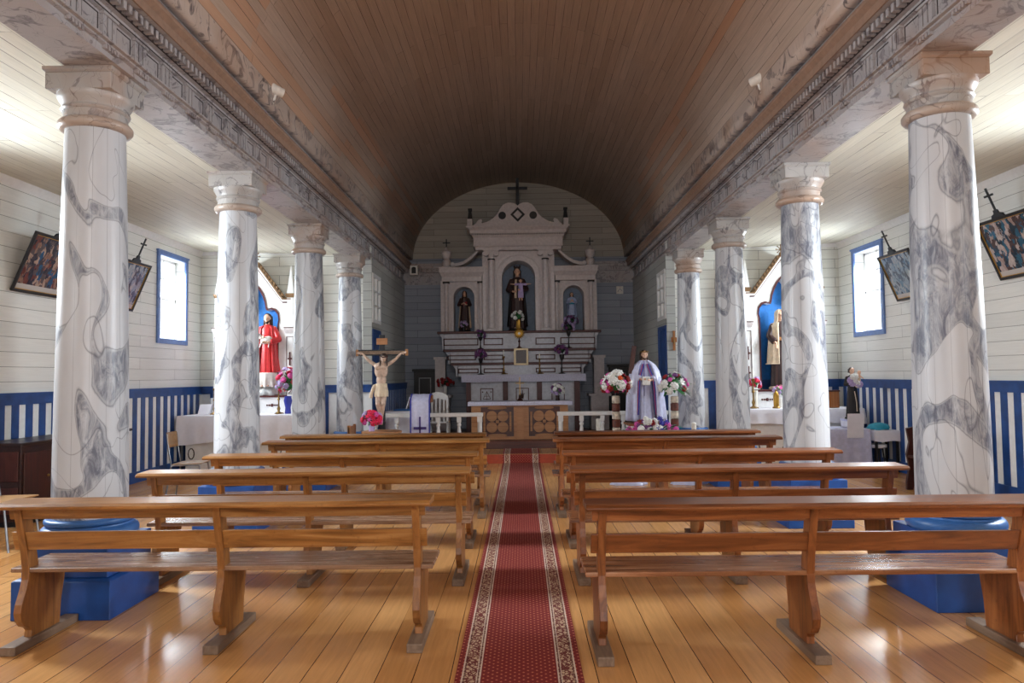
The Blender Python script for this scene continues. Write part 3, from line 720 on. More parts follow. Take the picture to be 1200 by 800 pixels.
# ---- flowers
_bloom = {}
def bloom_mesh(mat, kind='full'):
    key = (mat, kind)
    if key in _bloom: return _bloom[key]
    b = MB(); rnd = random.Random(len(_bloom) + 3)
    if kind == 'full':
        b.ell((0, 0, 0), .55, 8, 6)
        for ring, (n, el, r) in enumerate(((5, 1.15, .5), (8, .6, .72), (9, .05, .82))):
            for i in range(n):
                a = 2 * PI * (i + ring * .5) / n; c = Vector((math.cos(a) * math.cos(el), math.sin(a) * math.cos(el), math.sin(el))) * r
                rot = c.to_track_quat('Z', 'Y').to_matrix()
                b.ell(c, (.30, .30, .13), 7, 5, rot @ Matrix.Rotation(rnd.uniform(-.4, .4), 3, 'X'))
    else:
        b.ell((0, 0, .1), .25, 7, 5)
        for i in range(6):
            a = 2 * PI * i / 6; c = Vector((math.cos(a) * .5, math.sin(a) * .5, .12))
            b.ell(c, (.5, .24, .08), 7, 5, Matrix.Rotation(a, 3, 'Z') @ Matrix.Rotation(-.35, 3, 'Y'))
    o = b.build('flower', M[mat], smooth=70); me = o.data; bpy.data.objects.remove(o); _bloom[key] = me; return me
def leaf(b, base, d, L_, w_):
    base = Vector(base); d = Vector(d).normalized(); side = d.cross(Vector((0, 0, 1)))
    if side.length < .1: side = Vector((1, 0, 0))
    side.normalize(); nrm = side.cross(d)
    L = []; 
    for f, ww in ((0, .08), (.25, .8), (.5, 1), (.75, .7), (1, .03)):
        c = base + d * L_ * f - Vector((0, 0, 1)) * L_ * .25 * f * f
        L.append([c - side * w_ * ww * .5, c + nrm * w_ * .12 * ww, c + side * w_ * ww * .5, c - nrm * w_ * .03])
    b.loft(L)
def bouquet(t, c, r, cols, leafm='leaf', nleaf=22, seed=1, size=.05, squash=(1, .8, .9), front=True, leafsize=.11):
    rnd = random.Random(seed); seq = []
    for m, n, sz in cols: seq += [(m, sz)] * n
    rnd.shuffle(seq); N_ = len(seq)
    for i, (m, sz) in enumerate(seq):
        z = 1 - 1.55 * (i + .5) / N_; a = i * 2.399963 + rnd.uniform(-.2, .2); q = math.sqrt(max(0, 1 - z * z))
        dv = Vector((q * math.cos(a) * squash[0], q * math.sin(a) * squash[1], z * squash[2]))
        o = bpy.data.objects.new('flower', bloom_mesh(m, 'full' if rnd.random() < .7 else 'open')); C.objects.link(o); o.parent = t
        o.location = Vector(c) + dv * r; o.scale = [sz * rnd.uniform(.85, 1.15)] * 3; o.rotation_euler = dv.to_track_quat('Z', 'Y').to_euler()
    b = MB()
    for i in range(nleaf):
        a = rnd.uniform(0, 2 * PI); e = rnd.uniform(-.5, 1.1); d = Vector((math.cos(a) * math.cos(e), math.sin(a) * math.cos(e), math.sin(e)))
        leaf(b, Vector(c) + Vector((d.x * squash[0], d.y * squash[1], d.z * squash[2])) * r * .5, d, leafsize * rnd.uniform(.8, 1.3) + r * .3, leafsize * .36)
    b.ell(c, (r * .5 * squash[0], r * .5 * squash[1], r * .5 * squash[2]), 10, 7)
    b.build('leaves', M[leafm], t, smooth=40)

# ---- statues: one continuous body, with clothing and hair as parts.  local frame: faces -y, feet at z = 0, unit height
def hand(b, w_, d, s, side, curl=.5):
    """palm plus five fingers; w_ wrist point, d direction of the hand, s size (hand length)"""
    w_ = Vector(w_); d = Vector(d).normalized(); lat = d.cross(Vector((0, -1, 0)))
    if lat.length < .2: lat = d.cross(Vector((0, 0, 1)))
    lat.normalize(); nrm = lat.cross(d).normalized()
    pc = w_ + d * s * .28; rot = Matrix((lat, nrm, d)).transposed()
    b.ell(pc, (s * .2, s * .09, s * .3), 10, 8, rot)
    for i, (off, L_) in enumerate(((-.15, .40), (-.05, .46), (.05, .44), (.15, .34))):
        p0 = w_ + d * s * .5 + lat * s * off; p1 = p0 + (d + nrm * curl * .3) * s * L_ * .5; p2 = p1 + (d + nrm * curl) .normalized() * s * L_ * .5
        b.cap(p0, p1, s * .052, s * .048, 8); b.cap(p1, p2, s * .048, s * .038, 8)
    p0 = w_ + d * s * .18 + lat * s * .16 * side; p1 = p0 + (d * .6 + lat * .7 * side + nrm * .2).normalized() * s * .22; p2 = p1 + (d + nrm * .3) .normalized() * s * .16
    b.cap(p0, p1, s * .062, s * .054, 8); b.cap(p1, p2, s * .054, s * .04, 8)
def head(b, c, h, tilt=(0, 0, 0)):
    """h = head height; face towards -y"""
    from mathutils import Euler
    R = Euler(tilt).to_matrix(); c = Vector(c)
    def P(x, y, z): return c + R @ Vector((x * h, y * h, z * h))
    b.ell(P(0, .02, .07), (h * .36, h * .42, h * .42), 18, 12, R); b.ell(P(0, -.06, -.12), (h * .28, h * .32, h * .36), 16, 12, R)
    b.ell(P(0, -.25, -.40), (h * .12, h * .11, h * .09), 10, 8, R)                                   # chin
    b.tube([P(0, -.34, .10), P(0, -.46, -.10)], h * .035, 8, h * .075); b.ell(P(0, -.44, -.11), h * .07, 8, 6)  # nose
    for s in (-1, 1):
        b.ell(P(s * .36, .04, -.02), (h * .05, h * .09, h * .14), 8, 6, R)                          # ears
        b.ell(P(s * .15, -.33, .09), (h * .12, h * .07, h * .045), 8, 6, R)                         # brows
        b.ell(P(s * .2, -.26, -.13), (h * .1, h * .1, h * .1), 8, 6, R)                             # cheeks
    b.ell(P(0, -.365, -.25), (h * .11, h * .05, h * .03), 8, 6, R); b.ell(P(0, -.355, -.30), (h * .09, h * .05, h * .03), 8, 6, R)
    return P
def eyes(t, P, h, mat='hair'):
    for s in (-1, 1):
        b = MB(); b.ell(P(s * .15, -.355, .02), (h * .055, h * .035, h * .03), 8, 6); b.build('eye', M[mat], t, smooth=60)
def robe_rings(H, prof, folds=11, amp=.09, seed=0, n=72, zf=1.0, lean=0, a0=0, a1=2 * PI, closed=True):
    out = []
    z0, z1 = prof[0][0], prof[-1][0]
    for z, rx, ry, cy_ in prof:
        k = max(0, 1 - (z - z0) / (z1 - z0)); ring = []
        m = n if closed else n + 1
        for i in range(m):
            a = a0 + (a1 - a0) * i / n
            f = 1 + amp * k * (math.sin(folds * a + seed + z * 1.5) * .7 + math.sin(folds * 1.7 * a + seed * 2.3 - z * 2) * .3)
            ring.append((rx * H * f * math.cos(a) + lean * H * z, cy_ * H + ry * H * f * math.sin(a), z * H))
        out.append(ring)
    return out
def densify(prof, m=5):
    out = []
    for p, q in zip(prof, prof[1:]):
        for i in range(m):
            f = i / m; f = f * f * (3 - 2 * f) if False else f
            out.append(tuple(a + (c - a) * f for a, c in zip(p, q)))
    out.append(prof[-1]); return out

def statue(name, label, cat, loc, H, robe_mat, arms, mantle=None, mantle_prof=None, mantle_span=(-.6, 3.74), mantle_top=.83, mantle_hem=.06, mantle_w=1.2, veil=None, hair='hair', hairlen=.12, beard=False, skin='skin', robe_prof=None,
           crown=None, base='robe_w', extra=None, tilt=(0, 0, 0), sleeve=.035, rz=0, seed=1, undermat=None, group=None):
    t = thing(name, label, cat, loc, rz, group)
    hh = .135 * H
    # body
    b = MB(); P = head(b, (0, -.005 * H, .932 * H), hh, tilt)
    b.cap((0, 0, .80 * H), (0, 0, .88 * H), .034 * H, .03 * H)
    b.ell((0, .0, .70 * H), (.085 * H, .055 * H, .13 * H), 16, 12); b.cap((0, 0, .3 * H), (0, 0, .62 * H), .05 * H, .065 * H)
    for side, (el, wr, hd) in zip((-1, 1), arms):
        sh = Vector((side * .098, .0, .80)) * H; el = Vector(el) * H; wr = Vector(wr) * H
        b.cap(sh, el, .028 * H, .022 * H); b.cap(el, wr, .022 * H, .015 * H); hand(b, wr, hd, .085 * H, -side)
    for side in (-1, 1):                                  # feet
        b.ell((side * .04 * H, -.07 * H, .016 * H), (.022 * H, .05 * H, .018 * H), 10, 8); b.cap((side * .04 * H, -.03 * H, .02 * H), (side * .04 * H, 0, .3 * H), .02 * H, .035 * H)
    b.build('body', M[skin], t, remesh=.0055 * H)
    eyes(t, P, hh)
    # robe and sleeves as one garment
    pr = robe_prof or [(.012, .135, .10, 0), (.12, .125, .092, 0), (.3, .115, .085, 0), (.5, .10, .075, 0), (.62, .088, .066, 0), (.72, .098, .070, 0), (.79, .105, .060, 0), (.825, .07, .048, 0), (.85, .036, .036, 0)]
    b = MB(); b.loft(robe_rings(H, densify(pr, 4), seed=seed, n=64))
    for side, (el, wr, hd) in zip((-1, 1), arms):
        sh = Vector((side * .095, .0, .79)) * H; el = Vector(el) * H; wr = Vector(wr) * H
        b.cap(sh, el, sleeve * H * 1.05, sleeve * H * 1.1); w2 = el.lerp(wr, .82); b.tube([el, w2], sleeve * H * 1.1, 14, sleeve * H * 1.3); b.ell(el, sleeve * H * 1.1, 12, 8)
    b.build('robe', M[robe_mat], t, remesh=.0075 * H)
    if mantle:
        mp = mantle_prof or [(mantle_hem, .15 * mantle_w, .115 * mantle_w, .012), (.3, .135 * mantle_w, .105 * mantle_w, .012), (.55, .118 * mantle_w, .092 * mantle_w, .01), (.7, .112 * mantle_w, .082 * mantle_w, .008), (.79, .105 * mantle_w, .068 * mantle_w, .004), (mantle_top, .065 * mantle_w, .05 * mantle_w, 0)]
        b = MB(); b.loft(robe_rings(H, densify(mp, 4), folds=9, amp=.12, seed=seed + 2, n=56, a0=mantle_span[0], a1=mantle_span[1], closed=False), closed=False)
        b.build('mantle', M[mantle], t, smooth=70, solid=.012 * H, recalc=False)
    if veil:
        b = MB(); rings = []
        for z, r_, op in ((.70, .105, .75), (.78, .088, .75), (.84, .066, .72), (.89, .058, .62), (.94, .058, .55), (.975, .05, .45), (.998, .028, .2), (1.006, .004, 0)):
            rg = []
            for i in range(33):
                a = -PI / 2 + op + (2 * PI - 2 * op) * i / 32
                rg.append((r_ * H * math.cos(a), .004 * H + r_ * H * math.sin(a) * 1.12, z * H))
            rings.append(rg)
        b.loft(rings, closed=False); b.build('veil', M[veil], t, smooth=80, solid=.008 * H, recalc=False)
    elif hair:
        b = MB(); b.ell(P(0, .09, .16), (hh * .40, hh * .42, hh * .38), 16, 12)
        for s in (-1, 1):
            for q in range(3):
                b.cap(P(s * (.30 + .04 * q), .02 + .1 * q, .15), (Vector(P(s * .34, .10 + .08 * q, -.2)) + Vector((s * .01 * H, 0, -hairlen * H * .55))), hh * .11, hh * .07)
        b.cap(P(0, .25, .1), Vector(P(0, .3, -.2)) + Vector((0, .01, -hairlen * .6)) * H, hh * .3, hh * .2)
        b.build('hair', M[hair], t, remesh=.006 * H)
    if beard:
        b = MB(); b.ell(P(0, -.24, -.42), (hh * .19, hh * .13, hh * .17), 12, 8)
        for s in (-1, 1): b.cap(P(s * .27, -.08, -.15), P(s * .12, -.24, -.42), hh * .06, hh * .09)
        b.build('beard', M[hair or 'hair'], t, remesh=.006 * H)
    if crown:
        b = MB(); z = 0.985 * H
        b.lathe([(.045 * H, 0), (.05 * H, .004 * H), (.052 * H, .03 * H), (.046 * H, .03 * H), (.044 * H, .006 * H)], (0, 0, z), 20)
        for i in range(8):
            a = 2 * PI * i / 8; b.tube([(.05 * H * math.cos(a), .05 * H * math.sin(a), z + .025 * H), (.056 * H * math.cos(a), .056 * H * math.sin(a), z + .055 * H)], .012 * H, 6, .003 * H)
        b.build('crown', M[crown], t, smooth=40)
    if base:
        b = MB(); b.lathe([(.15 * H, -.03 * H), (.155 * H, -.02 * H), (.15 * H, 0), (.13 * H, .012 * H)], seg=28); b.build('statue_base', M[base], t, smooth=40)
    if extra: extra(t, H, P, hh)
    return t

# ================================================================== HIGH ALTAR
Yr = 16.6
R_ = lambda px: PX(px, Yr); Z_ = lambda py: PZ(py, Yr)
al = thing('altarpiece', 'tall cream carved altarpiece with three arched niches against the altar wall', 'altarpiece', (0, 0, 0))
zb = Z_(388)
# wings
for s, lab in ((-1, 0), (1, 0)):
    xo, xi = s * R_(701), s * R_(649.5)
    x0, x1 = sorted((xo, xi)); cxn = s * (R_(673.5)); hwn = R_(621.2)
    b = MB(); arch_panel(b, cxn, hwn, zb, Z_(347), x0, x1, Z_(327), Yr + .04, Yr + .5); b.build('wing_panel', M['cream'], al)
    b = MB(); n = 18                                                   # arch moulding
    inn = [(cxn - hwn, zb)] + [(cxn - hwn * math.cos(PI * i / n), Z_(347) + hwn * math.sin(PI * i / n)) for i in range(n + 1)] + [(cxn + hwn, zb)]
    h2 = hwn + .07; out = [(cxn - h2, zb)] + [(cxn - h2 * math.cos(PI * i / n), Z_(347) + h2 * math.sin(PI * i / n)) for i in range(n + 1)] + [(cxn + h2, zb)]
    ring_prism(b, inn, out, Yr + .01, Yr + .05); b.build('arch_moulding', M['cream'], al, bevel=.008)
    b = MB(); b.box(cxn - hwn - .02, cxn + hwn + .02, Yr + .44, Yr + .5, zb, Z_(335)); b.build('niche_back', M['navy'], al)
    for px_ in (653.5, 694.0):
        xx = s * R_(px_); b = MB(); b.box(xx - .045, xx + .045, Yr - .03, Yr + .04, zb, Z_(331)); b.lathe([(.04, zb), (.04, Z_(331))], (xx, Yr - .03, 0), 14); b.build('pilaster', M['cream'], al, smooth=40)
        b = MB(); b.box(xx - .075, xx + .075, Yr - .09, Yr + .04, Z_(331), Z_(329)); b.build('pilaster_cap', M['black'], al)
    b = MB()
    xa, xb_ = sorted((s * R_(699), s * R_(652)))
    b.frus(xa, xb_, Yr - .1, Yr + .5, Z_(329), xa - .0, xb_ + .0, Yr - .1, Yr + .5, Z_(323.5))
    b.frus(xa, xb_, Yr - .1, Yr + .5, Z_(323.5), xa - .045, xb_ + .045, Yr - .16, Yr + .5, Z_(319)); b.box(xa - .05, xb_ + .05, Yr - .17, Yr + .5, Z_(319), Z_(313)); b.box(xa - .06, xb_ + .06, Yr - .18, Yr + .5, Z_(314), Z_(312.5))
    b.build('wing_cornice', M['cream'], al, bevel=.004)
    # sweeping scroll over the wing
    pts = [(688, 309.5), (681, 309), (674, 307), (668, 303.5), (663, 299.5), (659, 295.5), (656, 292)]
    up = [(s * R_(x), Z_(y - 2.2)) for x, y in pts]; dn = [(s * R_(x), Z_(y + 1.6)) for x, y in pts]
    b = MB(); b.prism(up + dn[::-1], Yr - .03, Yr + .3, 'y'); b.lathe([(.045, -.05), (.045, .3)], (0, 0, 0), 14)
    for v in b.bm.verts[-28:]:
        v.co = Vector((s * R_(686.5) + v.co.x, Yr - .02 + v.co.z, Z_(308.5) + v.co.y))
    b.build('scroll_bracket', M['cream'], al)
    # urn with small cross
    xx = s * R_(693.7)
    b = MB(); k = .0193
    b.box(xx - .10, xx + .10, Yr - .08, Yr + .12, Z_(312.5), Z_(311)); b.lathe([(.07, Z_(311)), (.1, Z_(308.5)), (.105, Z_(305)), (.08, Z_(303)), (.06, Z_(302)), (.10, Z_(299.5)), (.115, Z_(296.5)), (.11, Z_(294.2)), (.12, Z_(294)), (.12, Z_(293)), (.05, Z_(291)), (.03, Z_(288.5)), (.01, Z_(287.5))], (xx, Yr + .02, 0), 20)
    u_ = b.build('urn', M['cream'], al, smooth=50)
    b = MB(); b.box(xx - .012, xx + .012, Yr + .01, Yr + .03, Z_(289), Z_(278)); b.box(xx - .085, xx + .085, Yr + .01, Yr + .03, Z_(283), Z_(281.8)); b.build('urn_cross', M['iron'], u_)
# centre
hwc = R_(628.4)
b = MB(); arch_panel(b, 0, hwc, zb, Z_(325), R_(567), R_(651), Z_(294), Yr - .08, Yr + .55); b.build('central_panel', M['cream'], al)
b = MB(); n = 24
for d0, d1, ya in ((0, .09, -.12), (.13, .2, -.11)):
    h1, h2 = hwc + d0, hwc + d1
    inn = [(-h1, zb)] + [(-h1 * math.cos(PI * i / n), Z_(325) + h1 * math.sin(PI * i / n)) for i in range(n + 1)] + [(h1, zb)]
    out = [(-h2, zb)] + [(-h2 * math.cos(PI * i / n), Z_(325) + h2 * math.sin(PI * i / n)) for i in range(n + 1)] + [(h2, zb)]
    ring_prism(b, inn, out, Yr + ya, Yr - .07)
b.build('arch_moulding', M['cream'], al, bevel=.006)
b = MB(); b.box(-hwc - .02, hwc + .02, Yr + .5, Yr + .56, zb, Z_(304)); b.build('niche_back', M['navy'], al)
for s in (-1, 1):
    xx = s * R_(640.5)
    b = MB(); b.box(xx - .085, xx + .085, Yr - .18, Yr - .08, zb, zb + .06); b.lathe([(.085, zb + .06), (.075, zb + .1), (.07, Z_(330)), (.063, Z_(305))], (xx, Yr - .18, 0), 20); c_ = b.build('altar_column', M['cream'], al, smooth=45)
    b = MB(); b.lathe([(.08, Z_(305.2)), (.085, Z_(304.5)), (.08, Z_(303.8))], (xx, Yr - .18, 0), 20); b.build('neck_ring', M['black'], c_)
    b = MB(); b.frus(xx - .05, xx + .05, Yr - .24, Yr - .1, Z_(303.8), xx - .07, xx + .07, Yr - .25, Yr - .1, Z_(294.5))
    for j in (-.03, 0, .03): b.box(xx + j - .006, xx + j + .006, Yr - .26, Yr - .24, Z_(303), Z_(296))
    for q in (-1, 1):
        m0 = len(b.bm.verts); b.lathe([(.03, 0), (.062, 0), (.062, .14), (.03, .14)], (0, 0, 0), 16); b.bm.verts.ensure_lookup_table()
        for v in list(b.bm.verts)[m0:]: v.co = Vector((xx + q * .115 + v.co.x, Yr - .25 + v.co.z, Z_(297.5) + v.co.y))
    b.box(xx - .18, xx + .18, Yr - .26, Yr - .08, Z_(294.8), Z_(293)); b.build('ionic_capital', M['cream'], c_, bevel=.004)
    xx = s * R_(649); b = MB(); b.box(xx - .04, xx + .04, Yr - .12, Yr + .3, zb, Z_(295)); b.build('pilaster', M['cream'], al)
b = MB(); hw1, hw2 = R_(656), R_(669)
b.box(-R_(659), R_(659), Yr - .24, Yr + .5, Z_(293.5), Z_(290.5)); b.frus(-R_(659), R_(659), Yr - .24, Yr + .5, Z_(290.5), -R_(661.5), R_(661.5), Yr - .27, Yr + .5, Z_(289))
b.box(-R_(661), R_(661), Yr - .22, Yr + .5, Z_(289), Z_(278.5)); b.frus(-R_(661), R_(661), Yr - .24, Yr + .5, Z_(279), -R_(663), R_(663), Yr - .27, Yr + .5, Z_(276.5))
b.box(-R_(665), R_(665), Yr - .31, Yr + .5, Z_(274.6), Z_(271)); b.frus(-R_(665), R_(665), Yr - .31, Yr + .5, Z_(271), -R_(668), R_(668), Yr - .37, Yr + .5, Z_(268)); b.box(-R_(669), R_(669), Yr - .38, Yr + .5, Z_(268), Z_(266.4))
b.build('entablature', M['cream'], al, bevel=.004)
b = MB(); x = -R_(664)
while x < R_(664) - .02: b.box(x, x + .022, Yr - .29, Yr - .2, Z_(276.5), Z_(274.6)); x += .04
b.build('dentil_course', M['cream'], al)
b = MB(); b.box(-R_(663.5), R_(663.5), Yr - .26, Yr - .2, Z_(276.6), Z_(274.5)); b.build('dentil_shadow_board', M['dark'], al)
b = MB(); b.box(-R_(627), R_(627), Yr - .28, Yr - .2, Z_(294.5), Z_(292)); x = -R_(626)
while x < R_(626): b.box(x, x + .02, Yr - .3, Yr - .27, Z_(294.5), Z_(292.3)); x += .036
b.build('central_bracket', M['cream'], al)
half = [(660.5, 266.4), (660.5, 264.5), (657.5, 262), (655, 258.5), (651.5, 257.5), (650, 259.8), (651, 262.5), (645, 261), (638, 257), (633, 252), (629.5, 245.5), (626, 241), (620.5, 238.5), (615, 238.8), (611, 240.5), (609, 242.5)]
pts = [(R_(x), Z_(y)) for x, y in half]; pts = pts + [(-x, z) for x, z in pts[::-1][1:]]
b = MB(); b.prism(pts, Yr - .27, Yr - .05, 'y')
for s in (-1, 1): b.box(min(s * R_(662), s * R_(668)), max(s * R_(662), s * R_(668)), Yr - .3, Yr + .1, Z_(266.4), Z_(257.5))
b.build('pediment', M['cream'], al, bevel=.008)
b = MB()
dcx, dcz, rr = 0, Z_(253), .165
inn = [(0, dcz - rr * .62), (rr * .62, dcz), (0, dcz + rr * .62), (-rr * .62, dcz), (0, dcz - rr * .62)]; out = [(0, dcz - rr), (rr, dcz), (0, dcz + rr), (-rr, dcz), (0, dcz - rr)]
ring_prism(b, inn, out, Yr - .29, Yr - .265); b.build('diamond_inlay', M['black'], al)
for s in (-1, 1):
    b = MB(); b.prism([(s * R_(627) + .085 * math.cos(a), Z_(254) + .085 * math.sin(a)) for a in [2 * PI * i / 24 for i in range(24)]], Yr - .29, Yr - .265, 'y'); b.build('round_inlay', M['black'], al)
    xx = s * R_(665); b = MB(); b.frus(xx - .055, xx + .055, Yr - .15, Yr - .04, Z_(257.5), xx - .03, xx + .03, Yr - .13, Yr - .06, Z_(246)); b.box(xx - .045, xx + .045, Yr - .145, Yr - .045, Z_(246), Z_(243.5)); b.build('corner_finial', M['black'], al)
b = MB(); b.box(-.035, .035, Yr - .2, Yr - .14, Z_(243), Z_(209)); b.box(-.225, .225, Yr - .2, Yr - .14, Z_(222.5), Z_(219.3)); b.build('top_cross', M['iron'], al, bevel=.005)
for s in (-1, 1):                       # piers flanking the altar
    x0, x1 = sorted((s * R_(697), s * R_(709))); b = MB(); b.box(x0, x1, 16.75, 17.07, Z_(463), Z_(417)); b.box(x0 - .03, x1 + .03, 16.72, 17.07, Z_(420), Z_(417)); b.build('side_pier', M['cream'], al)
    x0, x1 = sorted((s * R_(692), s * R_(713))); b = MB(); b.box(x0, x1, 16.62, 17.07, .16, Z_(465)); b.box(x0 - .05, x1 + .05, 16.56, 17.07, Z_(465), Z_(462)); b.build('pier_base', M['cream'], al, bevel=.006)

ha = thing('high_altar', 'stepped white high altar with maroon ledges and outlined panels under the altarpiece', 'altar')
def gradine(Yf, xw, ztop, zbot, frames, xw2=None, ledge=.055):
    b = MB(); b.box(-xw, xw, Yf, Yr + .4, zbot, ztop - ledge)
    for s in (-1, 1):
        x0 = s * (xw + .0); b.prism([(s * (xw - .02), ztop - ledge), (s * (xw + .10), ztop - ledge), (s * (xw + .04), ztop - ledge - .08), (s * (xw + .03), zbot), (s * (xw - .02), zbot)], Yf, Yr + .4, 'y')
    g = b.build('gradine', M['lilac'], ha)
    b = MB(); b.box(-xw - .14, xw + .14, Yf - .06, Yr + .45, ztop - ledge, ztop); b.build('ledge', M['maroon'], g, bevel=.008)
    b = MB()
    for x0, x1 in frames: frame_line(b, x0, x1, zbot + (ztop - ledge - zbot) * .28, zbot + (ztop - ledge - zbot) * .72, Yf, .025, .01)
    b.build('panel_outline', M['maroon'], g)
def fr(Y, L): return [(PX(a, Y), PX(b_, Y)) for a, b_ in L] + [(-PX(b_, Y), -PX(a, Y)) for a, b_ in L]
g1, g2, g3 = 16.4, 16.2, 16.0
gradine(g1, PX(703, g1) - .1, PZ(387.5, g1), PZ(409.5, g1), fr(g1, [(628, 651), (657, 698)]))
gradine(g2, PX(696, g2) - .1, PZ(408.5, g2), PZ(425.5, g2), fr(g2, [(628, 651), (660, 693)]))
gradine(g3, PX(686, g3) - .08, PZ(424.5, g3), PZ(440.5, g3), fr(g3, [(628, 651), (657, 681)]))
Ym = 15.62
zt = PZ(439, Ym)
b = MB(); b.box(PX(545, Ym), PX(682, Ym), Ym, Yr + .3, zt - .11, zt - .01); b.build('altar_top', M['maroon'], ha, bevel=.006)
b = MB(); b.box(PX(551, Ym), PX(677, Ym), Ym + .12, Yr + .3, .315, zt - .11); b.build('altar_front', M['lilac'], ha)
for a, c in ((546, 551.5), (589, 595), (629, 635), (673, 679.5)): b = MB(); b.box(PX(a, Ym), PX(c, Ym), Ym + .05, Ym + .14, .315, zt - .1); b.build('front_post', M['maroon'], ha)
for i, cxp in enumerate((570, 612, 654)):
    x = PX(cxp, Ym); b = MB(); z0 = PZ(470, Ym); frame_line(b, x - .14, x + .14, z0, z0 + .28, Ym + .12, .018, .01)
    if i == 0:
        for p, q in (((-.08, .05), (0, .21)), ((0, .21), (.08, .05)), ((-.08, .05), (.08, .05)), ((0, .03), (0, .22)), ((-.05, .11), (.05, .11))):
            b.tube([(x + p[0], Ym + .115, z0 + p[1]), (x + q[0], Ym + .115, z0 + q[1])], .005, 6)
        for q in (-1, 1): b.ell((x + q * .09, Ym + .115, z0 + .2), (.015, .006, .015), 8, 6)
    else:
        b.box(x - .008, x + .008, Ym + .108, Ym + .12, z0 + .05, z0 + .23); b.box(x - .05, x + .05, Ym + .108, Ym + .12, z0 + .15, z0 + .165)
    b.build('emblem', M['maroon'], ha)
b = MB()                       # tabernacle
Yt = 15.95; x0, x1, z0, z1 = PX(602.5, Yt), PX(619.5, Yt), PZ(428, Yt), PZ(408, Yt)
b.box(x0, x1, Yt, Yt + .35, z0, z1); tb = b.build('tabernacle', M['cream'], ha)
b = MB(); ring_prism(b, [(x0 + .045, z0 + .045), (x1 - .045, z0 + .045), (x1 - .045, z1 - .045), (x0 + .045, z1 - .045), (x0 + .045, z0 + .045)], [(x0, z0), (x1, z0), (x1, z1), (x0, z1), (x0, z0)], Yt - .03, Yt); b.build('gilt_frame', M['pgold'], tb, bevel=.005)
b = MB(); b.box(x0 + .05, x1 - .05, Yt - .012, Yt, z0 + .05, z1 - .05)
b.prism([(.0, z0 + .09), (.05, z0 + .2), (0, z0 + .31), (-.05, z0 + .2)], Yt - .02, Yt - .01, 'y'); b.build('tabernacle_door', M['chest'], tb)
b = drape(PX(541, Ym), PX(686, Ym), Ym - .03, Yr - .5, zt + .006, .15, .008, 40, .015)
o = b.build('altar_cloth', M['lace'], smooth=50, recalc=False); tag(o, 'lace edged white cloth over the high altar below the maroon ledges', 'cloth')

# ---- wooden altar table in front
Ya = 14.32; sA = Ya / 860
t = thing('altar_table', 'brown wooden altar table with two carved quatrefoil panels', 'altar table', (0, 0, 0))
x0, x1 = PX(552, Ya), PX(665, Ya); zt2 = PZ(470.5, Ya)
b = MB(); b.box(x0, x1, Ya + .05, Ya + .62, .315, zt2 - .04); b.build('carcass', M['altw'], t)
b = MB()
for a, c in ((552, 563), (601.5, 605), (613, 619), (655.5, 665)): b.box(PX(a, Ya), PX(c, Ya), Ya, Ya + .05, .315, zt2 - .04)
b.box(PX(605, Ya), PX(613, Ya), Ya - .02, Ya + .05, .315, zt2 - .04)
b.box(x0, x1, Ya + .001, Ya + .05, zt2 - .1, zt2 - .04); b.box(x0, x1, Ya + .001, Ya + .05, .315, .37); b.build('frame', M['altl'], t)
b = MB(); b.box(x0 - .06, x1 + .06, Ya - .06, Ya + .68, zt2 - .04, zt2); b.build('table_top', M['altw'], t, bevel=.006)
for a, c in ((563, 601.5), (619, 655.5)):
    xa, xb_ = PX(a, Ya), PX(c, Ya); xm = (xa + xb_) / 2; z0, z1 = .37, zt2 - .1; zm = (z0 + z1) / 2
    b = MB(); b.box(xa, xb_, Ya + .035, Ya + .05, z0, z1); pn = b.build('panel', M['step'], t)
    b = MB(); r = .105
    def disc(cx_, cz_, rx, rz_, nn=24): b.prism([(cx_ + rx * math.cos(2 * PI * i / nn), cz_ + rz_ * math.sin(2 * PI * i / nn)) for i in range(nn)], Ya + .012, Ya + .04, 'y')
    for sx in (-1, 1):
        for sz in (-1, 1): disc(xm + sx * .108, zm + sz * .108, r, r)
    disc(xm, zm + .265, .19, .03); disc(xm, zm - .265, .19, .03)
    b.box(xm - .275, xm - .235, Ya + .012, Ya + .04, zm - .19, zm + .19); b.box(xm + .235, xm + .275, Ya + .012, Ya + .04, zm - .19, zm + .19)
    b.box(xm - .03, xm + .03, Ya + .008, Ya + .04, zm - .03, zm + .03)
    b.build('quatrefoil', M['altl'], pn, bevel=.005)
b = drape(x0 - .06, x1 + .09, Ya - .07, Ya + .69, zt2 + .006, .07, .006, 50, .01, 2)
o = b.build('table_cloth', M['lace'], smooth=50, recalc=False); tag(o, 'narrow white lace cloth on the wooden altar table', 'cloth')

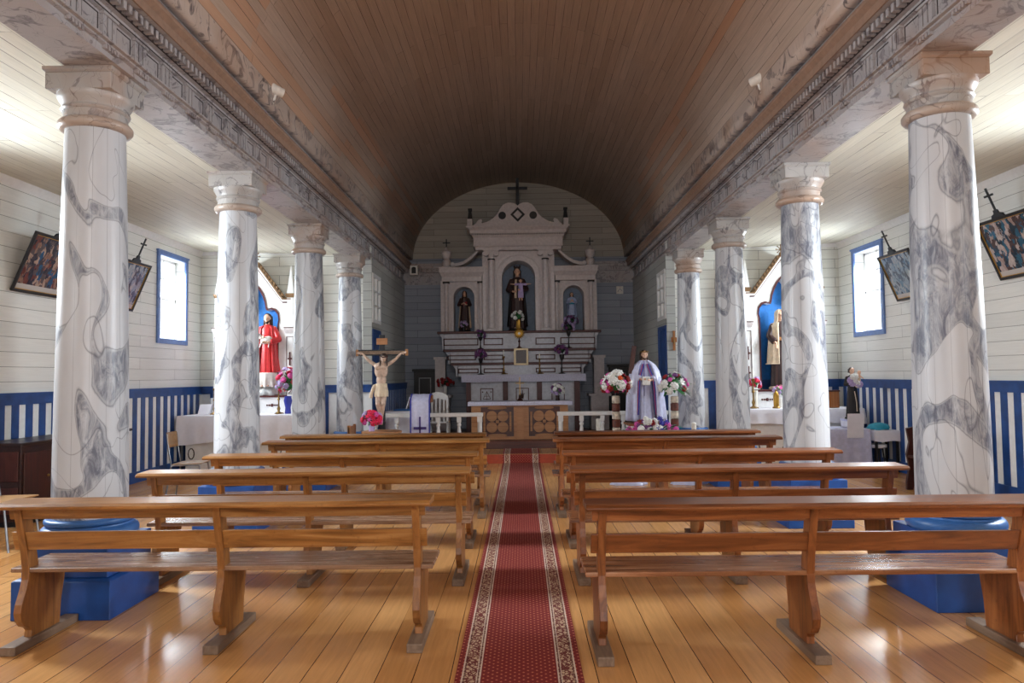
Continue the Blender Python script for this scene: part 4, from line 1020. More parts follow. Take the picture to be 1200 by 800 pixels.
# ---- communion rail
for s in (-1, 1):
    t = thing('communion_rail', 'low white communion rail with turned balusters, %s' % ('left of the altar table' if s < 0 else 'behind the white caped statue'), 'railing', (0, 13.3, .16))
    xs, xe = .73, 2.66
    b = MB(); b.box(min(s * (xs - .06), s * xe), max(s * (xs - .06), s * xe), -.06, .06, .66, .73); b.build('handrail', M['white'], t, bevel=.008)
    b = MB(); b.box(min(s * (xs - .04), s * xe), max(s * (xs - .04), s * xe), -.04, .04, .03, .08); b.build('bottom_rail', M['white'], t)
    k = 0; x = xs
    while x < xe:
        b = MB()
        w2 = .045 if k == 0 else .038
        b.box(-w2, w2, -w2, w2, 0, .16); b.box(-w2, w2, -w2, w2, .56, .66)
        b.lathe([(.03, .16), (.042, .18), (.03, .2), (.026, .22), (.044, .28), (.046, .33), (.032, .42), (.024, .48), (.038, .50), (.038, .52), (.028, .54), (.034, .56)] if k else [(.042, .16), (.042, .56)], (0, 0, 0), 16)
        b.build('newel_post' if k == 0 else 'baluster', M['white'], t, smooth=40, loc=(s * x, 0, 0)); x += .375; k += 1
# ================================================================== STATUES IN THE ALTARPIECE
zn = zb + .05
def child_extra(t, H, P, hh):
    b = MB(); c = Vector((.055, -.13, .70)) * H
    P2 = head(b, c + Vector((0, 0, .075 * H)), .075 * H); b.cap(c, c + Vector((0, .01 * H, -.14 * H)), .03 * H, .04 * H)
    for s in (-1, 1):
        a = c + Vector((s * .03 * H, 0, .025 * H)); e = a + Vector((s * .06, -.01, -.01)) * H; w_ = e + Vector((s * .055, -.01, .005)) * H
        b.cap(a, e, .012 * H, .01 * H); b.cap(e, w_, .01 * H, .008 * H); hand(b, w_, (s, 0, 0), .035 * H, s)
        b.cap(c + Vector((s * .015 * H, 0, -.14 * H)), c + Vector((s * .02 * H, -.02 * H, -.24 * H)), .016 * H, .01 * H)
    o = b.build('child', M['skin'], t, remesh=.005 * H)
    b = MB(); b.loft(robe_rings(H, densify([(.50, .045, .03, 0), (.58, .045, .036, 0), (.66, .035, .03, 0), (.72, .038, .028, 0), (.735, .02, .018, 0)], 3), folds=7, n=32))
    for s in (-1, 1): b.tube([(s * .03 * H, 0, .72 * H), (s * .095 * H, -.01 * H, .712 * H)], .016 * H, 10, .02 * H)
    b.build('child_robe', M['fl'], o, smooth=60); o2 = [x for x in C.objects if x.parent == o][0]; o2.location = (.055 * H, -.135 * H, 0)
    b = MB(); b.ell(P2(0, .1, .2), (.032 * H, .034 * H, .03 * H)); b.build('child_hair', M['hair'], o, smooth=60)
    b = MB(); b.tube([(-.02 * H, -.088 * H, .8 * H), (-.03 * H, -.1 * H, .62 * H), (-.028 * H, -.1 * H, .5 * H)], .016 * H, 8, .022 * H); b.build('scapular', M['robe_c'], t, smooth=50)
statue('virgin_statue', 'tall crowned figure in dark robes holding a child, in the central arched niche', 'statue', (-.03, Yr + .2, zn), 1.42, 'robe_b',
       [((-.15, -.03, .64), (-.06, -.12, .60), (.8, -.6, .1)), ((.15, -.04, .65), (.07, -.14, .62), (-.8, -.5, .1))], mantle='robe_k', mantle_hem=.05, mantle_w=1.02, crown='chest', hair='hair', seed=3, base='black', extra=child_extra)
def rose_arm(t, H, P, hh):
    b = MB(); b.prism([(-.03 * H, .60 * H), (.075 * H, .66 * H), (.075 * H, .72 * H), (-.03 * H, .7 * H)], -.14 * H, -.12 * H, 'y'); b.build('red_heart_panel', M['fr'], t, bevel=.004)
    b = MB(); b.box(-.01 * H, .01 * H, -.165 * H, -.145 * H, .55 * H, .8 * H); b.box(-.04 * H, .04 * H, -.165 * H, -.145 * H, .72 * H, .74 * H); b.build('held_cross', M['dwood'], t)
statue('nun_statue', 'figure in a brown habit with cream mantle and red heart, in the left arched niche', 'statue', (-R_(673.5), Yr + .2, zn), .90, 'robe_b',
       [((-.15, -.04, .64), (-.05, -.12, .66), (.7, -.5, .4)), ((.15, -.04, .64), (.05, -.13, .64), (-.7, -.5, .4))], mantle='robe_c', mantle_span=(-.35, 3.5), mantle_w=1.05, veil='robe_b', seed=5, base='black', extra=rose_arm)
statue('blue_sash_statue', 'small figure in a pale blue dress with turquoise sash, in the right arched niche', 'statue', (R_(672), Yr + .2, zb + .19), .70, 'robe_l',
       [((-.15, -.03, .66), (-.03, -.13, .68), (.2, -.2, 1)), ((.15, -.03, .66), (.03, -.13, .68), (-.2, -.2, 1))], mantle='robe_l', mantle_span=(-.2, 3.34), mantle_w=1.1, hair='hair', hairlen=.16, seed=9, base='black',
       extra=lambda t, H, P, hh: (MB().lathe([(.09 * H, .6 * H), (.094 * H, .63 * H), (.088 * H, .65 * H)], seg=24).build('sash', M['sash'], t, smooth=50), MB().box(-.1, .1, -.1, .1, -.185, -.021).build('plinth_block', M['navy'], t, bevel=.006)))
# small bouquets in and before the niches
def vase_bouquet(name, label, loc, vprof, vmat, c, r, cols, seed=1, leafm='leaf', nleaf=16, group=None, squash=(1, .8, .9), leafsize=.08, stem=None, cat='flowers'):
    t = thing(name, label, cat, loc, 0, group)
    b = MB(); b.lathe(vprof, seg=20); b.build('vase', M[vmat], t, smooth=45)
    if stem: b = MB(); b.tube([(0, 0, stem[0]), (0, 0, stem[1])], stem[2], 8); b.build('stem', M['leafd'], t, smooth=60)
    bouquet(t, (0, 0, c), r, cols, leafm, nleaf, seed, squash=squash, leafsize=leafsize); return t
VS = [(.03, 0), (.04, .01), (.02, .05), (.03, .1), (.035, .13), (.03, .14)]
vase_bouquet('niche_bouquet', 'white and green bouquet at the feet of the crowned figure in the central niche', (-.02, Yr - .15, zb), [(.03, 0), (.045, .02), (.05, .12), (.04, .2), (.045, .22)], 'gold', .32, .13, [('fw', 9, .055)], 2, nleaf=18)
vase_bouquet('niche_bouquet', 'white bouquet before the brown habited figure in the left niche', (-R_(673.5) + .0, Yr - .14, zb), [(.03, 0), (.04, .05), (.035, .1)], 'black', .16, .08, [('fl', 8, .045)], 3, 'leafd', 10)
vase_bouquet('niche_bouquet', 'dark and lilac bouquet below the small pale figure in the right niche', (R_(670), Yr - .1, zb), [(.03, 0), (.04, .05), (.035, .1)], 'black', .2, .15, [('fl', 7, .05), ('fv', 6, .045)], 4, 'leafd', 26)
def tall_vase(Y, px, py0, py1, ledge_z, label, cols, seed, r=.11, group='flower stands on the altar ledges'):
    z1 = PZ(py1, Y)
    H = z1 - ledge_z
    return vase_bouquet('flower_stand', label, (PX(px, Y), Y, ledge_z), [(.07, 0), (.075, .01), (.02, .03), (.012, H * .3), (.012, H * .55), (.03, H * .6), (.055, H * .8), (.05, H * .82)], 'black', H + .0, r, cols, seed, 'leafd', 14, group, leafsize=.07)
L1, L2, L3 = PZ(408.5, g2), PZ(424.5, g3), zt + .012
tall_vase(g2 + .03, 563.5, 0, 391, L1, 'slender stand with purple flowers on the left of the upper maroon ledge', [('fv', 9, .045)], 5)
tall_vase(g2 + .03, 667, 0, 384, L1, 'slender stand with pale and dark flowers on the right of the upper ledge', [('fl', 5, .05), ('fv', 5, .045)], 6, .14)
tall_vase(15.85, 563.5, 0, 415, L3, 'stand with violet flowers on the left end of the lace altar cloth', [('fv', 9, .05), ('fl', 3, .04)], 7)
tall_vase(15.85, 658.5, 0, 411, L3, 'stand with violet and orange flowers on the right end of the lace altar cloth', [('fv', 8, .055), ('fo', 1, .05)], 8, .13)
def candlestick(name, label, loc, H, mat='brass', group=None, cand=.25):
    t = thing(name, label, 'candlestick', loc, 0, group); k = H * (1 - cand)
    b = MB(); b.lathe([(.055, .0), (.06, .012), (.03, .035), (.018, .05), (.03, k * .2), (.014, k * .3), (.012, k * .5), (.026, k * .55), (.012, k * .6), (.012, k * .88), (.03, k * .94), (.034, k * .98), (.012, k)], seg=18); b.build('stick', M[mat], t, smooth=45)
    for i in range(3):
        a = 2 * PI * i / 3; b = MB(); b.tube([(.04 * math.cos(a), .04 * math.sin(a), .02), (.075 * math.cos(a), .075 * math.sin(a), .012), (.085 * math.cos(a), .085 * math.sin(a), .006)], .009, 6); b.build('foot', M[mat], t, smooth=50)
    b = MB(); b.lathe([(.012, k), (.012, H - .01), (.004, H)], seg=12); b.build('candle', M['candle'], t, smooth=50); return t
candlestick('altar_candlestick', 'brass candlestick left of the gold framed tabernacle', (PX(590.5, 15.8), 15.8, L3), PZ(410, 15.8) - L3)
candlestick('altar_candlestick', 'brass candlestick right of the gold framed tabernacle, the shorter one', (PX(632.5, 15.8), 15.8, L3), PZ(414, 15.8) - L3)
t = thing('monstrance', 'round golden monstrance with a tall yellow candle above the tabernacle', 'monstrance', (0, 16.1, z1 + 0)); t.location.z = PZ(408, 15.95) + .006
b = MB(); b.lathe([(.06, 0), (.065, .01), (.02, .04), (.012, .12), (.03, .15), (.012, .18), (.012, .22)], seg=16); b.build('stand', M['dwood'], t, smooth=40)
b = MB()
for i in range(16):
    a = 2 * PI * i / 16; b.tube([(.08 * math.cos(a), 0, .32 + .08 * math.sin(a)), (.125 * math.cos(a), 0, .32 + .125 * math.sin(a))], .016, 6, .004)
b.ell((0, 0, .32), (.095, .03, .095), 20, 12); b.build('sunburst', M['gold'], t, smooth=60)
b = MB(); b.ell((0, -.03, .32), (.03, .012, .03)); b.build('glass_disc', M['fw'], t, smooth=60)
b = MB(); b.lathe([(.03, .44), (.034, .45), (.03, .62), (.01, .63)], seg=12); b.build('yellow_top', M['gold'], t, smooth=50)
# on the wooden table: small crucifix and bouquet
t = thing('table_crucifix', 'small brass crucifix standing on the wooden altar table', 'crucifix', (PX(609, 14.5), 14.5, zt2 + .008))
b = MB(); b.box(-.008, .008, -.006, .006, .05, .47); b.box(-.085, .085, -.006, .006, .34, .355); b.build('cross', M['brass'], t)
b = MB(); b.lathe([(.06, 0), (.065, .01), (.05, .03), (.02, .06)], seg=16); b.build('stand', M['dwood'], t, smooth=40)
b = MB(); b.frus(-.03, .07, -.03, -.01, .05, -.02, .08, .0, .02, .13); b.build('small_book_rest', M['chest'], t)
vase_bouquet('table_bouquet', 'white and pink bouquet on the right of the wooden altar table', (PX(653, 14.5), 14.5, zt2 + .008), [(.04, 0), (.045, .02), (.035, .06), (.045, .1)], 'chest', .2, .12, [('fw', 9, .05), ('fv', 3, .05), ('fl', 4, .04)], 11)
# furniture by the altar wall
for s, lab in ((-1, 'dark cabinet with a pale inner frame against the altar wall, left of the altar'), (1, 'dark cabinet with moulded top against the altar wall, right of the altar behind flowers')):
    xa, xb_ = (PX(485, 17.1), PX(511, 17.1)) if s < 0 else (PX(714, 17.1), PX(739, 17.1))
    ztp = PZ(431, 17) if s < 0 else PZ(428, 17)
    t = thing('dark_cabinet', lab, 'cabinet', ((xa + xb_) / 2, 17.19, .16)); hw = (xb_ - xa) / 2; H = ztp - .16
    b = MB(); b.box(-hw, hw, -.10, .10, 0, H); b.build('carcass', M['black'], t, bevel=.006)
    b = MB(); b.box(-hw - .04, hw + .02, -.115, .10, H - .06, H + .0); b.build('cornice', M['black'], t, bevel=.01)
    b = MB(); frame_line(b, -hw * .55, hw * .55, .5, H - .2, -.10, .022, .012); b.build('inner_frame', M['grey'], t)
    b = MB()
    for q in range(3): b.tube([(-.05 + q * .05, -.11, .95), (-.03 + q * .04, -.11, 1.0), (-.02 + q * .05, -.11, .96)], .006, 6)
    b.build('carved_mark', M['grey'], t)
vase_bouquet('pier_bouquet', 'dark red flowers in a white vase on the pier base left of the altar', (PX(522.5, 16.58) - .02, 16.64, PZ(462, Yr)), [(.04, 0), (.045, .02), (.04, .15), (.045, .2)], 'white', .28, .14, [('fr', 13, .05)], 12, 'leafd', 20, squash=(1.3, .8, .7))
t = thing('white_chair', 'white slatted chair behind the communion rail, left of the altar table', 'chair', (PX(513, 14.9), 14.9, .16))
for x in (-.19, .19):
    b = MB(); b.box(x - .02, x + .02, -.02, .02, 0, .97); b.build('back_post', M['white'], t, bevel=.004)
    b = MB(); b.box(x - .02, x + .02, .36, .40, 0, .44); b.build('leg', M['white'], t)
b = MB(); b.box(-.21, .21, -.02, .42, .44, .48); b.build('seat', M['white'], t, bevel=.006)
b = MB(); pts = [(-.2, .9), (-.2, 1.0), (-.1, 1.06), (0, 1.08), (.1, 1.06), (.2, 1.0), (.2, .9), (0, .95)]; b.prism(pts, -.015, .015, 'y'); b.build('top_rail', M['white'], t)
for i in range(4):
    b = MB(); x = -.12 + i * .08; b.box(x - .013, x + .013, -.01, .01, .48, .95); b.build('slat', M['white'], t)
# credence table with white cloth
t = thing('credence_table', 'small table hidden under a white cloth behind the crucifix and rail', 'table', (PX(464, 14.2) + .14, 14.2, .16))
b = MB(); b.box(-.28, .28, -.25, .25, .70, .73); b.build('table_top', M['altw'], t)
for x in (-.24, .24):
    for y in (-.2, .2): b = MB(); b.box(x - .02, x + .02, y - .02, y + .02, 0, .70); b.build('leg', M['altw'], t)
X_ = PX(464, 14.2) + .14
o = drape(X_ - .30, X_ + .30, 13.93, 14.47, .90, .6, .03, 12, .07).build('credence_cloth', M['cloth'], smooth=60, recalc=False); tag(o, 'white cloth draped to the floor over the small table behind the crucifix', 'cloth')
o = drape(X_ - .15, X_ + .22, 14.0, 14.4, .93, .018, .004, 12, .01).build('folded_blue_cloth', M['ring'], smooth=60, recalc=False); tag(o, 'folded pale blue cloth on the small table behind the crucifix', 'cloth')

# ---- lectern with white, blue edged cloth
Yl = 12.78
t = thing('lectern', 'narrow lectern wrapped in a white cloth left of the aisle before the rail', 'lectern', (PX(492.5, Yl), Yl, 0))
b = MB(); b.box(-.16, .16, -.02, .2, 0, .05); b.build('base', M['altw'], t); b = MB(); b.box(-.05, .05, .05, .13, .05, 1.12); b.build('post', M['altw'], t)
b = MB(); b.frus(-.19, .19, -.03, .28, 1.10, -.19, .19, -.03, .28, 1.13); b.frus(-.19, .19, -.03, .28, 1.13, -.19, .19, .1, .28, 1.22); b.build('desk', M['altw'], t)
t2 = thing('lectern_cloth', 'white satin lectern cloth with blue ribbon edges and a purple cross', 'cloth', (PX(492.5, Yl), Yl, 0))
rows = []
path = [(.30, 1.10), (.30, 1.235), (.10, 1.245), (-.045, 1.16), (-.055, 1.1), (-.06, .9), (-.065, .7), (-.07, .5), (-.075, .28)]
for (y, z) in path:
    rows.append([(x, y - .006 * math.sin(x * 60 + z * 9) * (1 if z < 1.1 else 0), z + (.003 * math.sin(x * 45))) for x in [-.155 + .31 * i / 24 for i in range(25)]])
b = MB(); b.loft(rows, closed=False); b.build('panel', M['satin'], t2, smooth=60, solid=.006, recalc=False)
for s in (-1, 1):
    b = MB(); b.loft([[(x, r[0][1] - .010, r[0][2] + .006) for x in (s * .163 - .012, s * .163 + .012)] for r in rows], closed=False); b.build('ribbon_edge', M['royal'], t2, solid=.006, recalc=False)
b = MB()
def bowed(x0, x1, z0, z1): b.box(x0, x1, -.094, -.084, z0, z1)
bowed(-.014, .014, .32, .86); bowed(-.11, .11, .64, .685); b.build('embroidered_cross', M['purple'], t2)
b = MB(); rr = []
for k in range(6): rr.append([(-.18 - .012 * k - .01 * math.sin(i * 1.3), -.04 + .028 * i, 1.19 - .04 * k + .006 * i) for i in range(9)])
b.loft(rr, closed=False); b.build('side_fall', M['cloth'], t2, smooth=60, solid=.006, recalc=False)

# ================================================================== CRUCIFIX (left, before the rail)
Yc = 12.45; xcx = PX(447.5, Yc)
t = thing('crucifix', 'large dark cross with a pale carved figure, beside the lectern and last left column', 'crucifix', (xcx, Yc, 0))
zB = 1.55 - (413 - 441.8) * Yc / 860
b = MB(); b.box(-.045, .045, 0, .06, .5, 2.27); b.build('upright', M['iron'], t, bevel=.004)
b = MB(); b.box(-.42, .40, -.01, .05, zB - .05, zB + .05); b.build('crossbeam', M['iron'], t, bevel=.004)
b = MB(); b.box(-.4, .38, -.016, -.009, zB - .028, zB + .028); b.build('beam_inlay', M['foot'], t)
for s, m_ in ((-1, 'altl'), (1, 'altl')):
    b = MB(); b.box(s * .42 - .02, s * .42 + .02, -.015, .055, zB - .055, zB + .055); b.build('beam_end', M[m_], t)
b = MB(); b.box(-.085, .1, -.035, -.002, 2.10, 2.21); b.build('sign_board', M['altl'], t, bevel=.003)
b = MB(); zs = zB - .145; zf = .80
tl = Matrix.Rotation(0, 3, 'X'); P = head(b, (.05, -.11, zs + .045), .15, (.35, .12, .0))
b.cap((.01, -.07, zs - .05), (.035, -.085, zs + .0), .036, .034)
b.ell((0, -.06, zs - .16), (.115, .075, .15), 18, 12); b.ell((.0, -.065, zs - .08), (.13, .06, .06), 16, 10); b.ell((0, -.055, zs - .32), (.085, .062, .12), 16, 12); b.ell((0, -.055, zs - .43), (.095, .07, .08), 16, 12)
for s in (-1, 1):
    b.ell((s * .05, -.115, zs - .11), (.055, .03, .045), 12, 8)
    hx = -.365 if s < 0 else .385
    sh = Vector((s * .125, -.055, zs - .05)); ha_ = Vector((hx * .88, -.04, zB - .015)); el = sh.lerp(ha_, .52) + Vector((0, -.012, -.02))
    b.cap(sh, el, .036, .027); b.cap(el, ha_, .027, .017); hand(b, ha_, (s, -.1, .15), .1, s, .8)
    hp = Vector((s * .05, -.06, zs - .46)); kn = Vector((s * .045 + .0, -.135, zs - .72)); an = Vector((.012 * s, -.07, zf + .1))
    b.cap(hp, kn, .058, .04); b.cap(kn, an, .042, .024); b.ell(kn, .042, 12, 8)
    b.cap(an, an + Vector((0, -.035, -.075)), .024, .022); b.ell(an + Vector((0, -.055, -.1)), (.028, .028, .045), 10, 8)
    for q in range(5): b.cap(an + Vector((-.02 + q * .01, -.065, -.12)), an + Vector((-.022 + q * .011, -.075, -.14)), .007, .006, 6)
for q in range(4):
    for s in (-1, 1): b.tube([(s * .02, -.128 + q * .004, zs - .17 - q * .03), (s * .09, -.09, zs - .15 - q * .03)], .006, 6)
b.build('carved_body', M['ivory'], t, remesh=.006); eyes(t, P, .15)
b = MB(); b.loft(robe_rings(1, densify([(zs - .60, .115, .10, -.075), (zs - .5, .112, .088, -.06), (zs - .42, .10, .078, -.058), (zs - .38, .098, .075, -.056)], 4), folds=8, amp=.12, n=48)); b.cap((-.11, -.09, zs - .42), (-.15, -.1, zs - .52), .03, .02); b.tube([(-.13, -.1, zs - .44), (-.16, -.1, zs - .55), (-.17, -.1, zs - .62)], .022, 8, .035); b.build('loincloth', M['robe_c'], t, remesh=.006)
b = MB(); b.ell(P(0, .1, .2), (.062, .062, .055)); 
for s in (-1, 1): b.cap(P(s * .33, -.05, .1), (.05 + s * .06, -.12, zs - .08), .018, .01)
b.build('hair', M['hair'], t, remesh=.006)
b = MB(); n = 20; b.tube([P(.44 * math.cos(2 * PI * i / n), .02 + .46 * math.sin(2 * PI * i / n), .28 + .03 * math.sin(i * 2.4)) for i in range(n + 1)], .009, 6); b.build('thorn_crown', M['dwood'], t, smooth=50)
b = MB(); b.box(-.06, .06, -.1, .0, .76, .80); b.build('foot_rest', M['iron'], t)
b = MB(); b.lathe([(.15, .0), (.16, .02), (.14, .05), (.08, .12), (.05, .5), (.06, .52)], seg=24); b.build('stand', M['dwood'], t, smooth=40)
# little wooden bell stand hanging piece behind left beam end
t = thing('pedestal_table', 'low round wooden table with a pale top under the crucifix', 'table', (PX(447, Yc - .36), Yc - .36, 0))
b = MB(); b.lathe([(.30, .63), (.33, .64), (.33, .665), (.31, .672)], seg=36); b.build('table_top', M['altl'], t, smooth=30)
for i in range(3):
    a = 2 * PI * i / 3 + .4; b = MB(); b.tube([(.1 * math.cos(a), .1 * math.sin(a),   .64), (.2 * math.cos(a), .2 * math.sin(a), 0)], .018, 8); b.build('leg', M['altw'], t, smooth=50)
t = vase_bouquet('pink_bouquet', 'bright pink and magenta flowers in a vase at the foot of the crucifix', (PX(435.5, Yc - .4), Yc - .42, .673), [(.045, 0), (.05, .01), (.04, .05), (.055, .1), (.05, .11)], 'fl', .19, .145, [('fm', 16, .058), ('fl', 4, .06), ('fp', 5, .05)], 21, nleaf=10, squash=(1.05, .7, .8))
# ================================================================== WHITE CAPED STATUE (right, before the rail)
Yn = 12.45; xn = PX(755, Yn)
t = thing('statue_pedestal', 'square pedestal draped in white under the statue in the satin cape', 'pedestal', (xn, Yn, 0))
b = MB(); b.box(-.3, .3, -.28, .28, 0, .70); b.build('block', M['white'], t, bevel=.01); b = MB(); b.box(-.33, .33, -.3, .3, .70, .73); b.build('pedestal_top', M['altw'], t)
def naz_extra(t, H, P, hh):
    b = MB(); m = Matrix.Rotation(-.16, 3, 'Y'); c0 = Vector((-.175 * H, -.03 * H, .86 * H))
    for (a, c_) in (((-.03, -.03, -.2), (.03, .03, .2)),):
        vs = []
        for x in (a[0], c_[0]):
            for y in (a[1], c_[1]):
                for z in (a[2], c_[2]): vs.append(b.bm.verts.new(c0 + m.inverted() @ Vector((x * H, y * H, z * H))))
        for f in ((0, 1, 3, 2), (4, 6, 7, 5), (0, 4, 5, 1), (2, 3, 7, 6), (0, 2, 6, 4), (1, 5, 7, 3)): b.bm.faces.new([vs[i] for i in f])
    b.build('carried_beam', M['dwood'], t, bevel=.004)
    for s, xx in ((-1, -.085), (1, .09)):
        b = MB(); rr = []
        for k in range(14):
            z = .80 - k * .055; r_ = .055 + .06 * (1 - math.exp(-k * .35)); xq = s * (.03 + (abs(xx) - .03 + k * .0035) * min(1, k / 4)); yq = -(.062 + .055 * min(1, k / 6))
            rr.append([((xq - .018) * H, (yq - .014) * H, z * H), ((xq + .018) * H, (yq - .014) * H, z * H)])
        b.loft(rr, closed=False); b.build('ribbon', M['royal'], t, solid=.008, recalc=False)
        b = MB(); rr = [[(p[0].__mul__(1) + .008, p[1] - .008, p[2]) for p in (r[0], ((r[0][0] + .008), r[0][1], r[0][2]))] for r in rr]
        b.loft(rr, closed=False); b.build('ribbon_trim', M['fo'], t, solid=.004, recalc=False)
    b = MB(); b.box(-.06 * H, .05 * H, -.165 * H, -.13 * H, .50 * H, .62 * H); b.build('held_cloth', M['fw'], t, bevel=.01)
    b = MB(); n = 20; b.tube([P(.44 * math.cos(2 * PI * i / n), .02 + .46 * math.sin(2 * PI * i / n), .30) for i in range(n + 1)], .010, 6); b.build('thorn_crown', M['brass'], t, smooth=50)
    b = MB(); b.tube([(-.02 * H, -.11 * H, .84 * H), (-.03 * H, -.14 * H, .6 * H), (-.035 * H, -.145 * H, .35 * H)], .007, 6); b.build('cord', M['purple'], t, smooth=50)
statue('nazarene_statue', 'long haired statue in a white satin cape with blue ribbons carrying a wooden beam', 'statue', (xn, Yn, .768), 1.19, 'satin',
       [((-.16, -.03, .64), (-.07, -.14, .58), (.7, -.5, .1)), ((.16, -.03, .64), (.07, -.14, .57), (-.7, -.5, .1))], mantle='satin', mantle_span=(-1.02, 4.16), mantle_prof=[(0, .265, .19, .0), (.2, .26, .185, .0), (.4, .25, .175, .0), (.58, .23, .16, .0), (.70, .20, .135, 0), (.78, .155, .10, 0), (.825, .10, .065, 0), (.85, .055, .045, 0)], hair='hair', hairlen=.16, beard=True, seed=13, base='altw', extra=naz_extra)
for (px_, Y, zc, lab, cols, sd, vm) in (
    (721, 12.13, 1.36, 'large bouquet of dark red, white and pink flowers on a birch log stand', [('fr', 12, .07), ('fw', 12, .085), ('fp', 9, .055), ('fo', 2, .05)], 31, 'birch'),
    (789, 12.13, 1.34, 'bouquet of white, red and lilac flowers beside the last right column', [('fw', 9, .085), ('fr', 4, .055), ('fp', 5, .05), ('fv', 4, .05)], 32, 'birch')):
    t = thing('log_flower_stand', lab, 'flowers', (PX(px_, Y), Y, 0))
    H = zc - .16; zz = 0; i = 0
    b = MB(); b.lathe([(.115, 0), (.115, .04), (.06, .06), (.055, .55)], seg=16); b.build('stand_foot', M['bark'], t, smooth=40)
    zz = .55
    while zz < H - .02:
        b = MB(); h = min(.13, H - zz); b.lathe([(.052, zz), (.066, zz + .01), (.066, zz + h - .01), (.052, zz + h)], seg=14); b.build('log_segment', M['birch' if i % 2 == 0 else 'bark'], t, smooth=40); zz += h; i += 1
    bouquet(t, (0, 0, zc + .02), .19, cols, 'leaf', 34, sd, squash=(1.15, .7, 1.05), leafsize=.13)
# table of flowers before the statue
t = thing('flower_table', 'low bench table before the caped statue covered with flower arrangements', 'table', (xn + .05, 11.78, 0))
b = MB(); b.box(-1.02, .95, -.2, .2, .26, .30); b.build('table_top', M['altw'], t)
for x in (-.95, .88):
    for y in (-.16, .16): b = MB(); b.box(x - .02, x + .02, y - .02, y + .02, 0, .26); b.build('leg', M['altw'], t)
xx = xn - .85
for i, (m1, m2, m3) in enumerate((('fo', 'fr', 'fp'), ('fp', 'fv', 'fr'), ('fl', 'fw', 'fv'), ('fo', 'fb', 'fw'), ('fm', 'fo', 'fb'), ('fp', 'fr', 'fw'))):
    labs = ['orange and red', 'pink and violet', 'lavender and white', 'orange and blue', 'magenta and orange', 'pink and red']
    t = thing('low_arrangement', 'low pot of %s flowers on the bench table, seen through the pew backs' % labs[i], 'flowers', (xx + i * .33, 11.68, .30), group='flower pots on the low table')
    b = MB(); b.lathe([(.05, 0), (.07, .06), (.07, .065)], seg=16); b.build('pot', M['bark'], t, smooth=40); bouquet(t, (0, 0, .12), .12, [(m1, 6, .05), (m2, 5, .05), (m3, 4, .045)], 'leaf', 12, 40 + i, squash=(1.1, .9, .7), leafsize=.06)
t = thing('flower_mound', 'mound of white, blue and magenta flowers with teal leaves at the caped statue', 'flowers', (PX(760, 12.0), 11.86, .48))
b = MB(); b.lathe([(.08, -.178), (.09, -.15), (.10, .06), (.11, .08)], seg=24); b.build('planter', M['altw'], t, smooth=40)
rnd = random.Random(4); b = MB()
for i in range(60):
    u = rnd.uniform(-1, 1); h_ = math.cos(u * 1.35); a = rnd.random()
    m_ = 'fw' if abs(u + .1) < .42 and a > .35 and rnd.random() < .75 else ('fb' if -.05 < u < .55 else 'fp' if abs(u) > .55 else 'fv')
    if rnd.random() < .08: m_ = 'fr'
    o = bpy.data.objects.new('flower', bloom_mesh(m_, 'full' if m_ == 'fw' or i % 3 == 0 else 'open')); C.objects.link(o); o.parent = t
    o.location = (u * .42, -.16 + .1 * rnd.random() - .08 * (1 - a), .05 + h_ * .30 * a + .03); o.scale = [.062 if m_ == 'fw' else .05] * 3; o.rotation_euler = (1.2, rnd.uniform(-.5, .5), rnd.uniform(-.6, .6))
for i in range(34):
    u = rnd.uniform(-1, 1); leaf(b, (u * .40, -.08, .08 + .12 * rnd.random()), (u * 1.2, -.4, rnd.uniform(.1, 1)), .17, .07)
b.build('leaves', M['teal'], t, smooth=40)
for px_, Y, H in ((700, 12.9, .78), (811, 12.2, .74)):
    t = thing('tall_white_candle', 'tall white candle on the floor %s' % ('left of the log flower stand' if px_ < 750 else 'right of the flower mound before the last right column'), 'candle', (PX(px_, Y), Y, 0))
    b = MB(); b.lathe([(.04, 0), (.04, H - .01), (.03, H)], seg=16); b.build('wax', M['candle'], t, smooth=40); b = MB(); b.lathe([(.08, 0), (.085, .01), (.08, .02)], seg=20); b.build('dish', M['brass'], t, smooth=40)

